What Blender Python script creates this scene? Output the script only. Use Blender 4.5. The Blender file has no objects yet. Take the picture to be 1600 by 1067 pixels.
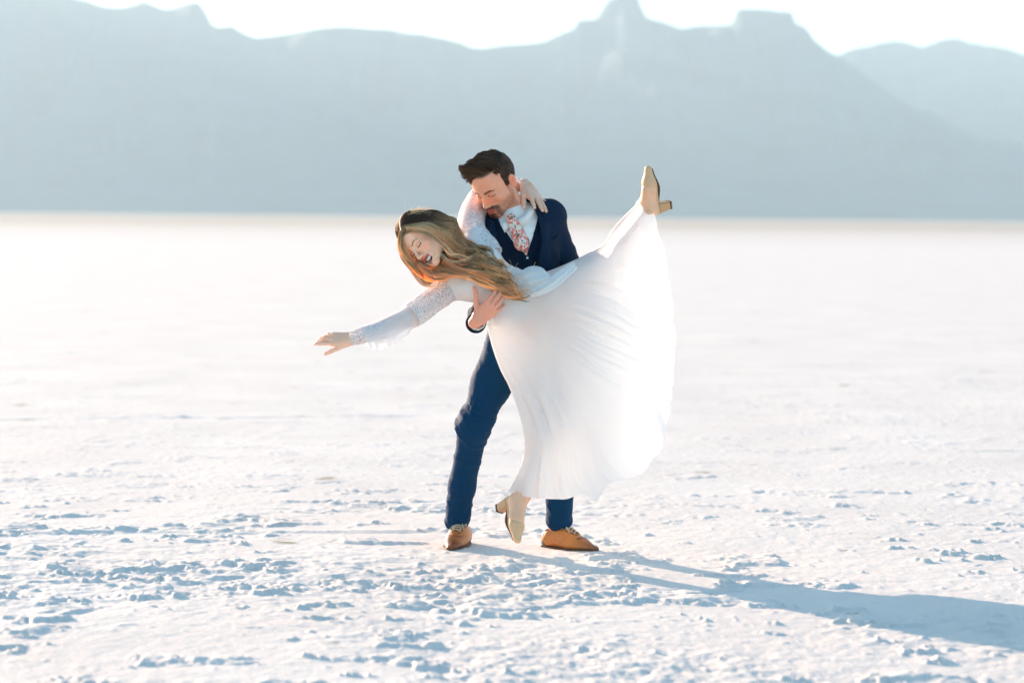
import bpy, math, random
import numpy as np
from mathutils import Vector, Matrix

# ------------------------------------------------------------------ camera, sky, sun, exposure
scene = bpy.context.scene
D = 10.5          # metres from camera to the couple
FPX = 3778.0      # focal length in photo pixels (85 mm on a 36 mm wide frame)
HOR = 338.0       # image row of the horizon
CH = (858.0 - HOR) * D / FPX   # camera height

ROLL = math.radians(0.5)   # the photographer's slight tilt

def unroll(px, py):
    a, b = px - 800.0, py - HOR
    c, s = math.cos(ROLL), math.sin(ROLL)
    return 800.0 + a * c + b * s, HOR + b * c - a * s

def P(px, py, dy=0.0):
    px, py = unroll(px, py)
    Y = D + dy
    return np.array([(px - 800.0) * Y / FPX, Y, CH - (py - HOR) * Y / FPX])

cam_d = bpy.data.cameras.new("camera")
cam = bpy.data.objects.new("camera", cam_d)
scene.collection.objects.link(cam)
scene.camera = cam
cam.location = (0, 0, CH)
cam.rotation_euler = (math.radians(90), -ROLL, 0)
cam_d.sensor_width = 36.0
cam_d.lens = 85.0
cam_d.shift_y = -(533.5 - HOR) / 1600.0
cam_d.clip_start = 0.1
cam_d.clip_end = 60000
cam_d.dof.use_dof = True
cam_d.dof.focus_distance = D - 0.15
cam_d.dof.aperture_fstop = 2.0

SUN_EL = math.radians(12.5)
SUN_AZ = math.radians(-40)      # direction towards the sun, from +Y turning to -X
sun_dir = Vector((math.sin(SUN_AZ) * math.cos(SUN_EL), math.cos(SUN_AZ) * math.cos(SUN_EL), math.sin(SUN_EL)))
world = bpy.data.worlds.new("World")
scene.world = world
world.use_nodes = True
wn = world.node_tree
sky = wn.nodes.new("ShaderNodeTexSky")
sky.sky_type = 'NISHITA'
sky.sun_disc = False
sky.sun_elevation = SUN_EL
sky.sun_rotation = SUN_AZ
sky.air_density = 1.0
sky.dust_density = 0.6
sky.ozone_density = 2.0
bg = wn.nodes["Background"]
bg.inputs["Strength"].default_value = 0.09
tint = wn.nodes.new("ShaderNodeMix"); tint.data_type = 'RGBA'; tint.blend_type = 'MULTIPLY'
tint.inputs[0].default_value = 1.0; tint.inputs[7].default_value = (0.76, 0.99, 0.98, 1)   # dusty air takes some violet out of the sky
wn.links.new(sky.outputs[0], tint.inputs[6])
wn.links.new(tint.outputs[2], bg.inputs[0])
sd = bpy.data.lights.new("sun", 'SUN')
sd.energy = 5.0
sd.angle = math.radians(0.5)
sd.color = (1.0, 0.74, 0.55)
so = bpy.data.objects.new("sun", sd)
scene.collection.objects.link(so)
so.rotation_euler = sun_dir.to_track_quat('Z', 'Y').to_euler()

scene.view_settings.view_transform = 'Standard'
scene.view_settings.look = 'None'
scene.view_settings.exposure = 1.93
scene.view_settings.gamma = 1.0
scene.view_settings.use_curve_mapping = False
scene.cycles.use_denoising = True
scene.cycles.max_bounces = 10
scene.cycles.transparent_max_bounces = 24
scene.cycles.volume_bounces = 1

rng = np.random.default_rng(7)

# ------------------------------------------------------------------ numeric helpers
def nrm(v):
    v = np.asarray(v, float)
    return v / (np.linalg.norm(v) + 1e-12)

def _hash(i, j, k, seed):
    n = (i * 374761393 + j * 668265263 + k * 2147483647 + seed * 974634777) & 0xFFFFFFFF
    n = ((n ^ (n >> 13)) * 1274126177) & 0xFFFFFFFF
    n = (n ^ (n >> 16)) & 0xFFFF
    return n.astype(np.float32) / 32767.5 - 1.0

def vnoise(p, seed=0):
    """value noise, -1..1; p (N,3)"""
    seed = int(seed * 10)
    f = np.floor(p)
    t = (p - f).astype(np.float32)
    t = t * t * (3 - 2 * t)
    i, j, k = [f[:, a].astype(np.int64) for a in range(3)]
    r = 0
    for a in (0, 1):
        for b in (0, 1):
            for c in (0, 1):
                w = (t[:, 0] if a else 1 - t[:, 0]) * (t[:, 1] if b else 1 - t[:, 1]) * (t[:, 2] if c else 1 - t[:, 2])
                r = r + w * _hash(i + a, j + b, k + c, seed)
    return r

def fbm(p, seed=0, octv=4, gain=0.5):
    s, a, q = 0, 1.0, p
    for o in range(octv):
        s = s + a * vnoise(q, seed + o * 17)
        q = q * 2.03 + 11.3
        a *= gain
    return s

def sstep(a, b, x):
    t = np.clip((x - a) / (b - a), 0, 1)
    return t * t * (3 - 2 * t)

def catmull(pts, n):
    pts = np.asarray(pts, float)
    m = len(pts)
    t = np.linspace(0, m - 1, n)
    i = np.clip(t.astype(int), 0, m - 2)
    u = (t - i)[:, None]
    p0 = pts[np.clip(i - 1, 0, m - 1)]; p1 = pts[i]; p2 = pts[i + 1]; p3 = pts[np.clip(i + 2, 0, m - 1)]
    return 0.5 * ((2 * p1) + (-p0 + p2) * u + (2 * p0 - 5 * p1 + 4 * p2 - p3) * u * u + (-p0 + 3 * p1 - 3 * p2 + p3) * u ** 3)

# ------------------------------------------------------------------ implicit surfaces
class Frame:
    """local +x = the person's right, +y = forward, +z = up"""
    def __init__(self, o, fwd, up, s=1.0):
        y = nrm(fwd); z = np.asarray(up, float); z = nrm(z - y * np.dot(z, y)); x = np.cross(y, z)
        self.o = np.asarray(o, float); self.R = np.stack([x, y, z]); self.s = s
    def loc(self, p):
        return ((p - self.o) @ self.R.T) / self.s
    def w(self, q):
        return (np.asarray(q, float) * self.s) @ self.R + self.o
    def v(self, q):
        return np.asarray(q, float) @ self.R

WORLD = Frame((0, 0, 0), (0, 1, 0), (0, 0, 1))

class Shape:
    def __init__(self):
        self.p = []
        self.fr = WORLD
        self.infl = 0.0
    def _add(self, fn, bb, k, op):
        fr = self.fr
        s = fr.s
        def g(p, fn=fn, fr=fr, s=s):
            return fn(((p - fr.o) @ fr.R.T) / s) * s
        lo, hi = bb
        cs = np.array([[x, y, z] for x in (lo[0], hi[0]) for y in (lo[1], hi[1]) for z in (lo[2], hi[2])])
        cs = (cs * s) @ fr.R + fr.o
        self.p.append((g, k * s, op, cs.min(0), cs.max(0)))
        return self
    def cap(self, a, b, ra, rb=None, k=0.02, flat=None, op='+', infl=None):
        """tapered capsule; flat = (axis, factor) squeezes it along an axis"""
        e = self.infl if infl is None else infl
        rb = ra if rb is None else rb
        ra += e; rb += e
        a = np.asarray(a, float); b = np.asarray(b, float); ba = b - a; L = max(np.dot(ba, ba), 1e-9)
        if flat is not None:
            ax = nrm(flat[0]); ff = flat[1]
        def fn(p):
            pa = p - a
            t = np.clip(pa @ ba / L, 0, 1)
            q = pa - t[:, None] * ba
            r = ra + (rb - ra) * t
            if flat is not None:
                c = q @ ax
                q = q + np.outer(c * (1 / ff - 1), ax)
                d = np.sqrt((q * q).sum(1))
                return (d - r) * min(1.0, ff * 1.4)
            return np.sqrt((q * q).sum(1)) - r
        R = max(ra, rb) + 0.01
        return self._add(fn, (np.minimum(a, b) - R, np.maximum(a, b) + R), k, op)
    def ell(self, c, r, k=0.02, rot=None, op='+', infl=None):
        """rot = 3x3 rows of local axes"""
        e = self.infl if infl is None else infl
        c = np.asarray(c, float); r = np.asarray(r, float) + e
        Rm = None if rot is None else np.asarray(rot, float)
        def fn(p):
            q = p - c
            if Rm is not None:
                q = q @ Rm.T
            k0 = np.sqrt(((q / r) ** 2).sum(1))
            k1 = np.sqrt(((q / r ** 2) ** 2).sum(1)) + 1e-9
            return k0 * (k0 - 1) / k1
        m = r.max() + 0.01
        return self._add(fn, (c - m, c + m), k, op)
    def box(self, c, h, rd=0.005, k=0.01, rot=None, op='+'):
        c = np.asarray(c, float); h = np.asarray(h, float) - rd
        Rm = None if rot is None else np.asarray(rot, float)
        def fn(p):
            q = p - c
            if Rm is not None:
                q = q @ Rm.T
            q = np.abs(q) - h
            return np.sqrt((np.maximum(q, 0) ** 2).sum(1)) + np.minimum(q.max(1), 0) - rd
        m = np.linalg.norm(h) + rd + 0.01
        return self._add(fn, (c - m, c + m), k, op)
    def custom(self, fn, bb, k, op):
        return self._add(fn, bb, k, op)
    def chain(self, pts, rs, k=0.02, flat=None):
        for i in range(len(pts) - 1):
            self.cap(pts[i], pts[i + 1], rs[i], rs[i + 1], k, flat)
        return self

    def mesh(self, h=0.003, smooth=1):
        N = 12
        U = [q for q in self.p if q[2] == '+']
        lo = np.min([q[3] for q in U], axis=0) - 0.01
        hi = np.max([q[4] for q in U], axis=0) + 0.01
        B = N * h
        nb = np.ceil((hi - lo) / B).astype(int) + 1
        gi = np.stack(np.meshgrid(*[np.arange(n) for n in nb], indexing='ij'), -1).reshape(-1, 3)
        cen = lo + (gi + 0.5) * B
        Rb = B * 0.87
        DC = np.empty((len(self.p), len(cen)), np.float32)
        for n_, q in enumerate(self.p):
            DC[n_] = q[0](cen)
        ks = np.array([q[1] for q in self.p])[:, None]
        rel = DC < (Rb * 1.9 + ks * 1.2 + 0.004)
        isU = np.array([q[2] == '+' for q in self.p])
        act = (rel & isU[:, None]).any(0)
        # drop blocks deep inside one primitive that no cutter touches
        deep = ((DC < -Rb * 1.6) & isU[:, None]).any(0) & ~(rel & ~isU[:, None]).any(0)
        act &= ~deep
        idx = np.nonzero(act)[0]
        g1 = np.arange(N + 1)
        off = np.stack(np.meshgrid(g1, g1, g1, indexing='ij'), -1).reshape(-1, 3)
        VK, VP, EK = [], [], []
        tot = nb * N + 4
        def key(c):
            return ((c[..., 0] + 2) * tot[1] + (c[..., 1] + 2)) * tot[2] + (c[..., 2] + 2)
        for bi in idx:
            base = gi[bi] * N
            p = lo + (base + off) * h
            d = None
            for n_, q in enumerate(self.p):
                if not rel[n_, bi]:
                    continue
                v = q[0](p); k = max(q[1], 1e-5)
                if q[2] == '+':
                    if d is None:
                        d = v
                    else:
                        hh = np.maximum(k - np.abs(d - v), 0) / k
                        d = np.minimum(d, v) - hh * hh * k * 0.25
                elif d is not None:
                    v = -v
                    if q[2] == '-':
                        hh = np.maximum(k - np.abs(d - v), 0) / k
                        d = np.maximum(d, v) + hh * hh * k * 0.25
            if d is None:
                continue
            d = d.reshape(N + 1, N + 1, N + 1)
            s = d < 0
            if s.all() or not s.any():
                continue
            # cells
            c8 = [s[a:N + a, b:N + b, c:N + c] for a in (0, 1) for b in (0, 1) for c in (0, 1)]
            cnt = sum(x.astype(np.int8) for x in c8)
            cells = np.argwhere((cnt > 0) & (cnt < 8))
            acc = np.zeros((len(cells), 3)); num = np.zeros(len(cells))
            for ax in range(3):
                e = [0, 0, 0]; e[ax] = 1
                o1, o2 = [x for x in range(3) if x != ax]
                for a in (0, 1):
                    for b in (0, 1):
                        st = [0, 0, 0]; st[o1] = a; st[o2] = b
                        A = cells + st; Bc = A + e
                        da = d[A[:, 0], A[:, 1], A[:, 2]]; db = d[Bc[:, 0], Bc[:, 1], Bc[:, 2]]
                        m = (da < 0) != (db < 0)
                        t = np.where(m, da / np.where(m, da - db, 1), 0)
                        acc += np.where(m[:, None], A + np.outer(t, e), 0)
                        num += m
            VP.append(lo + (base + acc / num[:, None]) * h)
            VK.append(key(base + cells))
            # edges owned by this block
            for ax in range(3):
                sl0 = [slice(0, N)] * 3; sl1 = [slice(0, N)] * 3
                sl1[ax] = slice(1, N + 1)
                e0 = s[tuple(sl0)]; e1 = s[tuple(sl1)]
                ed = np.argwhere(e0 != e1)
                if len(ed) == 0:
                    continue
                inside0 = e0[ed[:, 0], ed[:, 1], ed[:, 2]]
                o1, o2 = [(1, 2), (2, 0), (0, 1)][ax]
                u = np.zeros(3, int); u[o1] = 1
                w = np.zeros(3, int); w[o2] = 1
                c = base + ed
                q4 = np.stack([key(c - u - w), key(c - w), key(c), key(c - u)], 1)
                q4[~inside0] = q4[~inside0][:, ::-1]
                EK.append(q4)
        VK = np.concatenate(VK); VP = np.concatenate(VP); EK = np.concatenate(EK)
        o = np.argsort(VK); VK = VK[o]; VP = VP[o]
        f = np.searchsorted(VK, EK)
        ok = (f < len(VK)).all(1)
        f = f[ok]; EK = EK[ok]
        ok = (VK[f] == EK).all(1)
        F = f[ok]
        V = VP
        for _ in range(smooth):
            acc = np.zeros_like(V); n = np.zeros(len(V))
            for a in range(4):
                b = (a + 1) % 4
                np.add.at(acc, F[:, a], V[F[:, b]]); np.add.at(acc, F[:, b], V[F[:, a]])
                np.add.at(n, F[:, a], 1); np.add.at(n, F[:, b], 1)
            n = np.maximum(n, 1)
            V = V * 0.5 + 0.5 * acc / n[:, None]
        used = np.unique(F)
        mp = np.full(len(V), -1); mp[used] = np.arange(len(used))
        return V[used], mp[F]

def sdf_eval(prims, p):
    d = None
    for g, k, op, _, _ in prims:
        v = g(p); k = max(k, 1e-5)
        if op == '+':
            if d is None: d = v; continue
            h = np.maximum(k - np.abs(d - v), 0) / k
            d = np.minimum(d, v) - h * h * k * 0.25
    return d

def push_out(V, prims, margin, axis=None, it=8):
    """move cloth points until they clear the body by a margin (along axis, or away from the body)"""
    for _ in range(it):
        d = sdf_eval(prims, V)
        need = np.maximum(0, margin - d)
        m = need > 1e-4
        if not m.any(): break
        if axis is not None:
            V[m] += np.asarray(axis)[None] * need[m, None]
        else:
            W = V[m]; e = 0.002; G = np.zeros_like(W)
            for a in range(3):
                W2 = W.copy(); W2[:, a] += e
                G[:, a] = sdf_eval(prims, W2) - d[m]
            G /= np.linalg.norm(G, axis=1, keepdims=True) + 1e-9
            V[m] += G * need[m, None]
    return V

def vnormals(V, F):
    n = np.cross(V[F[:, 2]] - V[F[:, 0]], V[F[:, 3]] - V[F[:, 1]])
    N = np.zeros_like(V)
    for a in range(4):
        np.add.at(N, F[:, a], n)
    return N / (np.linalg.norm(N, axis=1, keepdims=True) + 1e-12)

# ------------------------------------------------------------------ Blender object helpers
def build(name, V, F, mat, parent=None, col=None, uv=None):
    me = bpy.data.meshes.new(name)
    V = np.asarray(V, np.float32); F = np.asarray(F, np.int32)
    me.vertices.add(len(V)); me.vertices.foreach_set("co", V.ravel())
    w = F.shape[1]
    me.loops.add(F.size); me.loops.foreach_set("vertex_index", F.ravel())
    me.polygons.add(len(F))
    me.polygons.foreach_set("loop_start", np.arange(0, F.size, w, dtype=np.int32))
    me.polygons.foreach_set("loop_total", np.full(len(F), w, np.int32))
    me.update(calc_edges=True)
    me.polygons.foreach_set("use_smooth", np.ones(len(F), bool))
    if col is not None:
        ca = me.color_attributes.new("tint", 'FLOAT_COLOR', 'POINT')
        c4 = np.ones((len(V), 4), np.float32); c4[:, :3] = col
        ca.data.foreach_set("color", c4.ravel())
    if uv is not None:
        ul = me.uv_layers.new(name="uv")
        ul.data.foreach_set("uv", np.asarray(uv, np.float32)[F.ravel()].ravel())
    me.materials.append(mat)
    o = bpy.data.objects.new(name, me)
    scene.collection.objects.link(o)
    if parent is not None:
        o.parent = parent
        o.matrix_parent_inverse = parent.matrix_world.inverted()
    return o

def joined(meshes):
    Vs, Fs, n = [], [], 0
    for V, F in meshes:
        Vs.append(V); Fs.append(F + n); n += len(V)
    return np.concatenate(Vs), np.concatenate(Fs)

def grid_faces(nu, nv, wrap=False):
    i = np.arange(nu - (0 if wrap else 1))[:, None]; j = np.arange(nv - 1)[None, :]
    i2 = (i + 1) % nu
    return np.stack([i * nv + j, i2 * nv + j, i2 * nv + j + 1, i * nv + j + 1], -1).reshape(-1, 4)

def tubes(lines, rad, sides=3):
    """lines (n,m,3), rad (n,m) -> closed thin tubes"""
    lines = np.asarray(lines, float); n, m, _ = lines.shape
    T = np.gradient(lines, axis=1); T /= np.linalg.norm(T, axis=2, keepdims=True) + 1e-12
    ref = np.zeros_like(T); ref[..., 1] = 1
    A = np.cross(T, ref); A /= np.linalg.norm(A, axis=2, keepdims=True) + 1e-9
    Bn = np.cross(T, A)
    V = np.empty((n, m, sides, 3))
    for s in range(sides):
        a = 2 * math.pi * s / sides
        V[:, :, s] = lines + rad[..., None] * (math.cos(a) * A + math.sin(a) * Bn)
    base = (np.arange(n) * m * sides)[:, None, None]
    i = np.arange(m - 1)[None, :, None]; s = np.arange(sides)[None, None, :]; s2 = (s + 1) % sides
    F = np.stack([base + i * sides + s, base + i * sides + s2, base + (i + 1) * sides + s2, base + (i + 1) * sides + s], -1).reshape(-1, 4)
    return V.reshape(-1, 3), F

def empty(name, loc, label, cat, group=None):
    o = bpy.data.objects.new(name, None)
    scene.collection.objects.link(o)
    o.location = loc
    o.empty_display_size = 0.1
    o['label'] = label; o['category'] = cat
    if group: o['group'] = group
    bpy.context.view_layer.update()
    return o

# ------------------------------------------------------------------ materials
def new_mat(name):
    m = bpy.data.materials.new(name); m.use_nodes = True
    return m, m.node_tree, m.node_tree.nodes["Principled BSDF"]

def simple(name, col, rough=0.6, spec=0.5, bump=None, sheen=0.0, metal=0.0, var=0.0, trans=0.0):
    m, nt, b = new_mat(name)
    b.inputs["Base Color"].default_value = (*col, 1)
    b.inputs["Roughness"].default_value = rough
    b.inputs["Specular IOR Level"].default_value = spec
    b.inputs["Metallic"].default_value = metal
    b.inputs["Sheen Weight"].default_value = sheen
    b.inputs["Sheen Roughness"].default_value = 0.4
    tc = nt.nodes.new("ShaderNodeTexCoord")
    if bump:
        nz = nt.nodes.new("ShaderNodeTexNoise"); nz.inputs["Scale"].default_value = bump[0]; nz.inputs["Detail"].default_value = 4
        bp = nt.nodes.new("ShaderNodeBump"); bp.inputs["Strength"].default_value = bump[1]; bp.inputs["Distance"].default_value = 0.002
        nt.links.new(tc.outputs["Object"], nz.inputs["Vector"])
        nt.links.new(nz.outputs["Fac"], bp.inputs["Height"])
        nt.links.new(bp.outputs[0], b.inputs["Normal"])
    if var:
        nz = nt.nodes.new("ShaderNodeTexNoise"); nz.inputs["Scale"].default_value = 9; nz.inputs["Detail"].default_value = 5
        mx = nt.nodes.new("ShaderNodeMix"); mx.data_type = 'RGBA'
        mx.inputs[6].default_value = (*[c * (1 - var) for c in col], 1)
        mx.inputs[7].default_value = (*[min(1, c * (1 + var)) for c in col], 1)
        nt.links.new(tc.outputs["Object"], nz.inputs["Vector"])
        nt.links.new(nz.outputs["Fac"], mx.inputs[0])
        nt.links.new(mx.outputs[2], b.inputs["Base Color"])
    return m

def tinted(name, rough=0.5, sss=0.0, spec=0.4, trans=0.0, sheen=0):
    """colour from the mesh's own tint attribute"""
    m, nt, b = new_mat(name)
    at = nt.nodes.new("ShaderNodeAttribute"); at.attribute_name = "tint"
    nt.links.new(at.outputs["Color"], b.inputs["Base Color"])
    b.inputs["Roughness"].default_value = rough
    b.inputs["Specular IOR Level"].default_value = spec
    b.inputs["Sheen Weight"].default_value = sheen
    if sss:
        b.inputs["Subsurface Weight"].default_value = sss
        b.inputs["Subsurface Radius"].default_value = (1.0, 0.35, 0.2)
        b.inputs["Subsurface Scale"].default_value = 0.012
    if trans:
        tr = nt.nodes.new("ShaderNodeBsdfTranslucent"); mx = nt.nodes.new("ShaderNodeMixShader")
        mx.inputs[0].default_value = trans
        nt.links.new(at.outputs["Color"], tr.inputs["Color"])
        nt.links.new(b.outputs[0], mx.inputs[1]); nt.links.new(tr.outputs[0], mx.inputs[2])
        nt.links.new(mx.outputs[0], nt.nodes["Material Output"].inputs["Surface"])
    return m

def cloth(name, col, transl=0.4, clear=0.0, lace=0.0, weave=0.15, scale=300.0, lscale=55.0):
    """thin white cloth: light passes through it; lace = share of open holes"""
    m, nt, b = new_mat(name)
    L = nt.links.new
    tc = nt.nodes.new("ShaderNodeTexCoord")
    b.inputs["Base Color"].default_value = (*col, 1)
    b.inputs["Roughness"].default_value = 0.75
    b.inputs["Specular IOR Level"].default_value = 0.2
    b.inputs["Sheen Weight"].default_value = 0.15
    nz = nt.nodes.new("ShaderNodeTexNoise"); nz.inputs["Scale"].default_value = scale
    bp = nt.nodes.new("ShaderNodeBump"); bp.inputs["Strength"].default_value = weave; bp.inputs["Distance"].default_value = 0.001
    L(tc.outputs["Object"], nz.inputs["Vector"]); L(nz.outputs["Fac"], bp.inputs["Height"])
    tr = nt.nodes.new("ShaderNodeBsdfTranslucent"); tr.inputs["Color"].default_value = (*col, 1)
    mx = nt.nodes.new("ShaderNodeMixShader"); mx.inputs[0].default_value = transl
    L(b.outputs[0], mx.inputs[1]); L(tr.outputs[0], mx.inputs[2])
    last = mx.outputs[0]
    if lace:
        vo = nt.nodes.new("ShaderNodeTexVoronoi"); vo.feature = 'DISTANCE_TO_EDGE'; vo.inputs["Scale"].default_value = lscale
        v2 = nt.nodes.new("ShaderNodeTexVoronoi"); v2.feature = 'F1'; v2.inputs["Scale"].default_value = lscale * 0.42
        wn_ = nt.nodes.new("ShaderNodeTexNoise"); wn_.inputs["Scale"].default_value = 30; wn_.inputs["Detail"].default_value = 2
        va = nt.nodes.new("ShaderNodeMix"); va.data_type = 'VECTOR'; va.inputs[0].default_value = 0.03
        L(tc.outputs["Object"], va.inputs[4]); L(wn_.outputs["Color"], va.inputs[5]); L(tc.outputs["Object"], wn_.inputs["Vector"])
        L(va.outputs[1], vo.inputs["Vector"]); L(va.outputs[1], v2.inputs["Vector"])
        r1 = nt.nodes.new("ShaderNodeMapRange"); r1.inputs[1].default_value = 0.13; r1.inputs[2].default_value = 0.24
        L(vo.outputs["Distance"], r1.inputs[0])      # 1 in holes
        r2 = nt.nodes.new("ShaderNodeMapRange"); r2.inputs[1].default_value = 0.28; r2.inputs[2].default_value = 0.36
        L(v2.outputs["Distance"], r2.inputs[0])      # 0 in petal spots (solid)
        mu = nt.nodes.new("ShaderNodeMath"); mu.operation = 'MULTIPLY'; L(r1.outputs[0], mu.inputs[0]); L(r2.outputs[0], mu.inputs[1])
        mu2 = nt.nodes.new("ShaderNodeMath"); mu2.operation = 'MULTIPLY'; mu2.inputs[1].default_value = lace; L(mu.outputs[0], mu2.inputs[0])
        tp = nt.nodes.new("ShaderNodeBsdfTransparent")
        m2 = nt.nodes.new("ShaderNodeMixShader"); L(mu2.outputs[0], m2.inputs[0]); L(last, m2.inputs[1]); L(tp.outputs[0], m2.inputs[2])
        last = m2.outputs[0]
        inv = nt.nodes.new("ShaderNodeMath"); inv.operation = 'SUBTRACT'; inv.inputs[0].default_value = 1; L(mu.outputs[0], inv.inputs[1])
        b2 = nt.nodes.new("ShaderNodeBump"); b2.inputs["Strength"].default_value = 0.6; b2.inputs["Distance"].default_value = 0.003
        L(inv.outputs[0], b2.inputs["Height"]); L(bp.outputs[0], b2.inputs["Normal"])
        L(b2.outputs[0], b.inputs["Normal"])
    else:
        L(bp.outputs[0], b.inputs["Normal"])
    if clear:
        tp = nt.nodes.new("ShaderNodeBsdfTransparent")
        m2 = nt.nodes.new("ShaderNodeMixShader"); m2.inputs[0].default_value = clear
        L(last, m2.inputs[1]); L(tp.outputs[0], m2.inputs[2]); last = m2.outputs[0]
    L(last, nt.nodes["Material Output"].inputs["Surface"])
    return m

#@@SETTING
exec_setting = True
# ------------------------------------------------------------------ salt flat
def salt_height(x, y):
    z = np.zeros_like(x)
    n = len(x)
    def N(sx, sy, seed, o=3, g=0.5):
        return fbm(np.stack([x * sx, y * sy, z + seed * 3.7], 1), seed, o, g)
    patch = sstep(-0.05, 0.75, N(0.55, 0.75, 3, 3) * 1.1 + 0.1)
    # the trampled band in front of the couple, on the left, and thinning with distance
    near = sstep(14.6, 9.6, y + 0.35 * N(0.7, 0.7, 5, 2))
    band = np.exp(-((y - 9.75 - 0.10 * x) / 0.62) ** 2)
    amt = np.clip(0.10 + 0.70 * patch * near + 0.65 * band * sstep(0.9, -0.6, x) + 0.11 * near, 0, 1.3)
    fade = sstep(60, 12, y)
    crust = N(8.5, 11, 11, 4, 0.55)
    lumps = 1 - np.abs(N(4.6, 7.0, 23, 3, 0.5))
    fine = N(24, 20, 31, 4, 0.62)
    h = 0.0054 * amt * crust + 0.0085 * amt * (lumps - 0.5) * sstep(0.15, 0.7, amt)
    h += 0.0032 * fine * (0.17 + amt)
    h += 0.006 * N(1.1, 0.9, 41, 2)
    # plates of crust tipped up here and there, crumbling at the edge
    pl = sstep(0.42, 0.72, N(3.0, 4.6, 51, 3, 0.6) + 0.25 * fine)
    h += 0.010 * pl * (0.3 + 0.7 * near) * (1 + 0.8 * crust)
    # a few old wheel lines crossing the flat
    for (c0, sl, w) in ((11.05, 0.10, 0.05), (17.6, 0.22, 0.06), (27, 0.5, 0.16)):
        dln = (y - c0 - sl * x + 0.04 * N(1.7, 1.7, 61, 2)) / w
        h += (0.008 * np.exp(-(dln - 1.3) ** 2) - 0.009 * np.exp(-dln ** 2)) * (0.6 + 0.5 * crust) * sstep(-0.3, 0.5, N(0.8, 0.8, 63, 2) - 0.25 * x)
    # crumbs
    cr = N(16, 16, 71, 2)
    h += 0.009 * sstep(0.72, 0.95, cr) * np.clip(amt + 0.15, 0, 1)
    flat = np.ones_like(x)
    for (fx, fy) in ((-0.262, 10.58), (0.25, 10.55)):
        flat *= 1 - 0.85 * np.exp(-(((x - fx) / 0.16) ** 2 + ((y - fy) / 0.2) ** 2))
    return h * fade * flat

def make_ground():
    rows = [-60, -25, -8, 0, 3, 5]
    y = 5.6
    while y < 34:
        rows.append(y); y *= 1.00155
    while y < 5200:
        rows.append(y); y *= 1.06 if y > 60 else 1.008
    rows += [9000, 30000]
    rows = np.array(rows)
    dense = np.linspace(-1, 1, 780)
    side = np.array([1.01, 1.05, 1.15, 1.35, 1.8, 2.8, 5, 12])
    u = np.concatenate([-side[::-1], dense, side])
    Wd = np.maximum(0.30 * rows, 1.7)
    X = Wd[:, None] * u[None, :]; Y = np.repeat(rows[:, None], len(u), 1)
    x, y = X.ravel(), Y.ravel()
    z = np.zeros_like(x)
    m = (y > 4) & (y < 60) & (np.abs(x) < Wd.repeat(len(u)) * 2)
    z[m] = salt_height(x[m], y[m])
    V = np.stack([x, y, z], 1)
    F = grid_faces(len(rows), len(u))[:, ::-1]
    m, nt, b = new_mat("salt_crust")
    L = nt.links.new
    tc = nt.nodes.new("ShaderNodeNewGeometry")
    b.inputs["Roughness"].default_value = 0.7
    b.inputs["Specular IOR Level"].default_value = 0.08
    n1 = nt.nodes.new("ShaderNodeTexNoise"); n1.inputs["Scale"].default_value = 0.9; n1.inputs["Detail"].default_value = 12; n1.inputs["Roughness"].default_value = 0.62
    n2 = nt.nodes.new("ShaderNodeTexNoise"); n2.inputs["Scale"].default_value = 2.3; n2.inputs["Detail"].default_value = 5; n2.inputs["Roughness"].default_value = 0.6
    n3 = nt.nodes.new("ShaderNodeTexNoise"); n3.inputs["Scale"].default_value = 65; n3.inputs["Detail"].default_value = 5; n3.inputs["Roughness"].default_value = 0.7
    for n_ in (n1, n2, n3): L(tc.outputs["Position"], n_.inputs["Vector"])
    base = nt.nodes.new("ShaderNodeMix"); base.data_type = 'RGBA'
    base.inputs[6].default_value = (0.66, 0.585, 0.535, 1); base.inputs[7].default_value = (0.88, 0.81, 0.75, 1)
    L(n1.outputs["Fac"], base.inputs[0])
    # tan mud where the crust has broken away
    mr = nt.nodes.new("ShaderNodeMapRange"); mr.inputs[1].default_value = 0.665; mr.inputs[2].default_value = 0.71; L(n2.outputs["Fac"], mr.inputs[0])
    mud = nt.nodes.new("ShaderNodeMix"); mud.data_type = 'RGBA'; mud.inputs[7].default_value = (0.36, 0.31, 0.22, 1)
    L(mr.outputs[0], mud.inputs[0]); L(base.outputs[2], mud.inputs[6])
    # the tan mud margin of the flat far away
    sp = nt.nodes.new("ShaderNodeSeparateXYZ"); L(tc.outputs["Position"], sp.inputs[0])
    far = nt.nodes.new("ShaderNodeMapRange"); far.inputs[1].default_value = 110; far.inputs[2].default_value = 420; L(sp.outputs["Y"], far.inputs[0])
    fm = nt.nodes.new("ShaderNodeMix"); fm.data_type = 'RGBA'; fm.inputs[7].default_value = (0.50, 0.42, 0.34, 1)
    L(far.outputs[0], fm.inputs[0]); L(mud.outputs[2], fm.inputs[6])
    L(fm.outputs[2], b.inputs["Base Color"])
    bp = nt.nodes.new("ShaderNodeBump"); bp.inputs["Strength"].default_value = 0.6; bp.inputs["Distance"].default_value = 0.004
    L(n3.outputs["Fac"], bp.inputs["Height"]); L(bp.outputs[0], b.inputs["Normal"])
    g = build("ground", V, F, m)
    g['kind'] = 'structure'
    g['label'] = "white crusted salt flat under the couple, reaching to the mountains"

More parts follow.
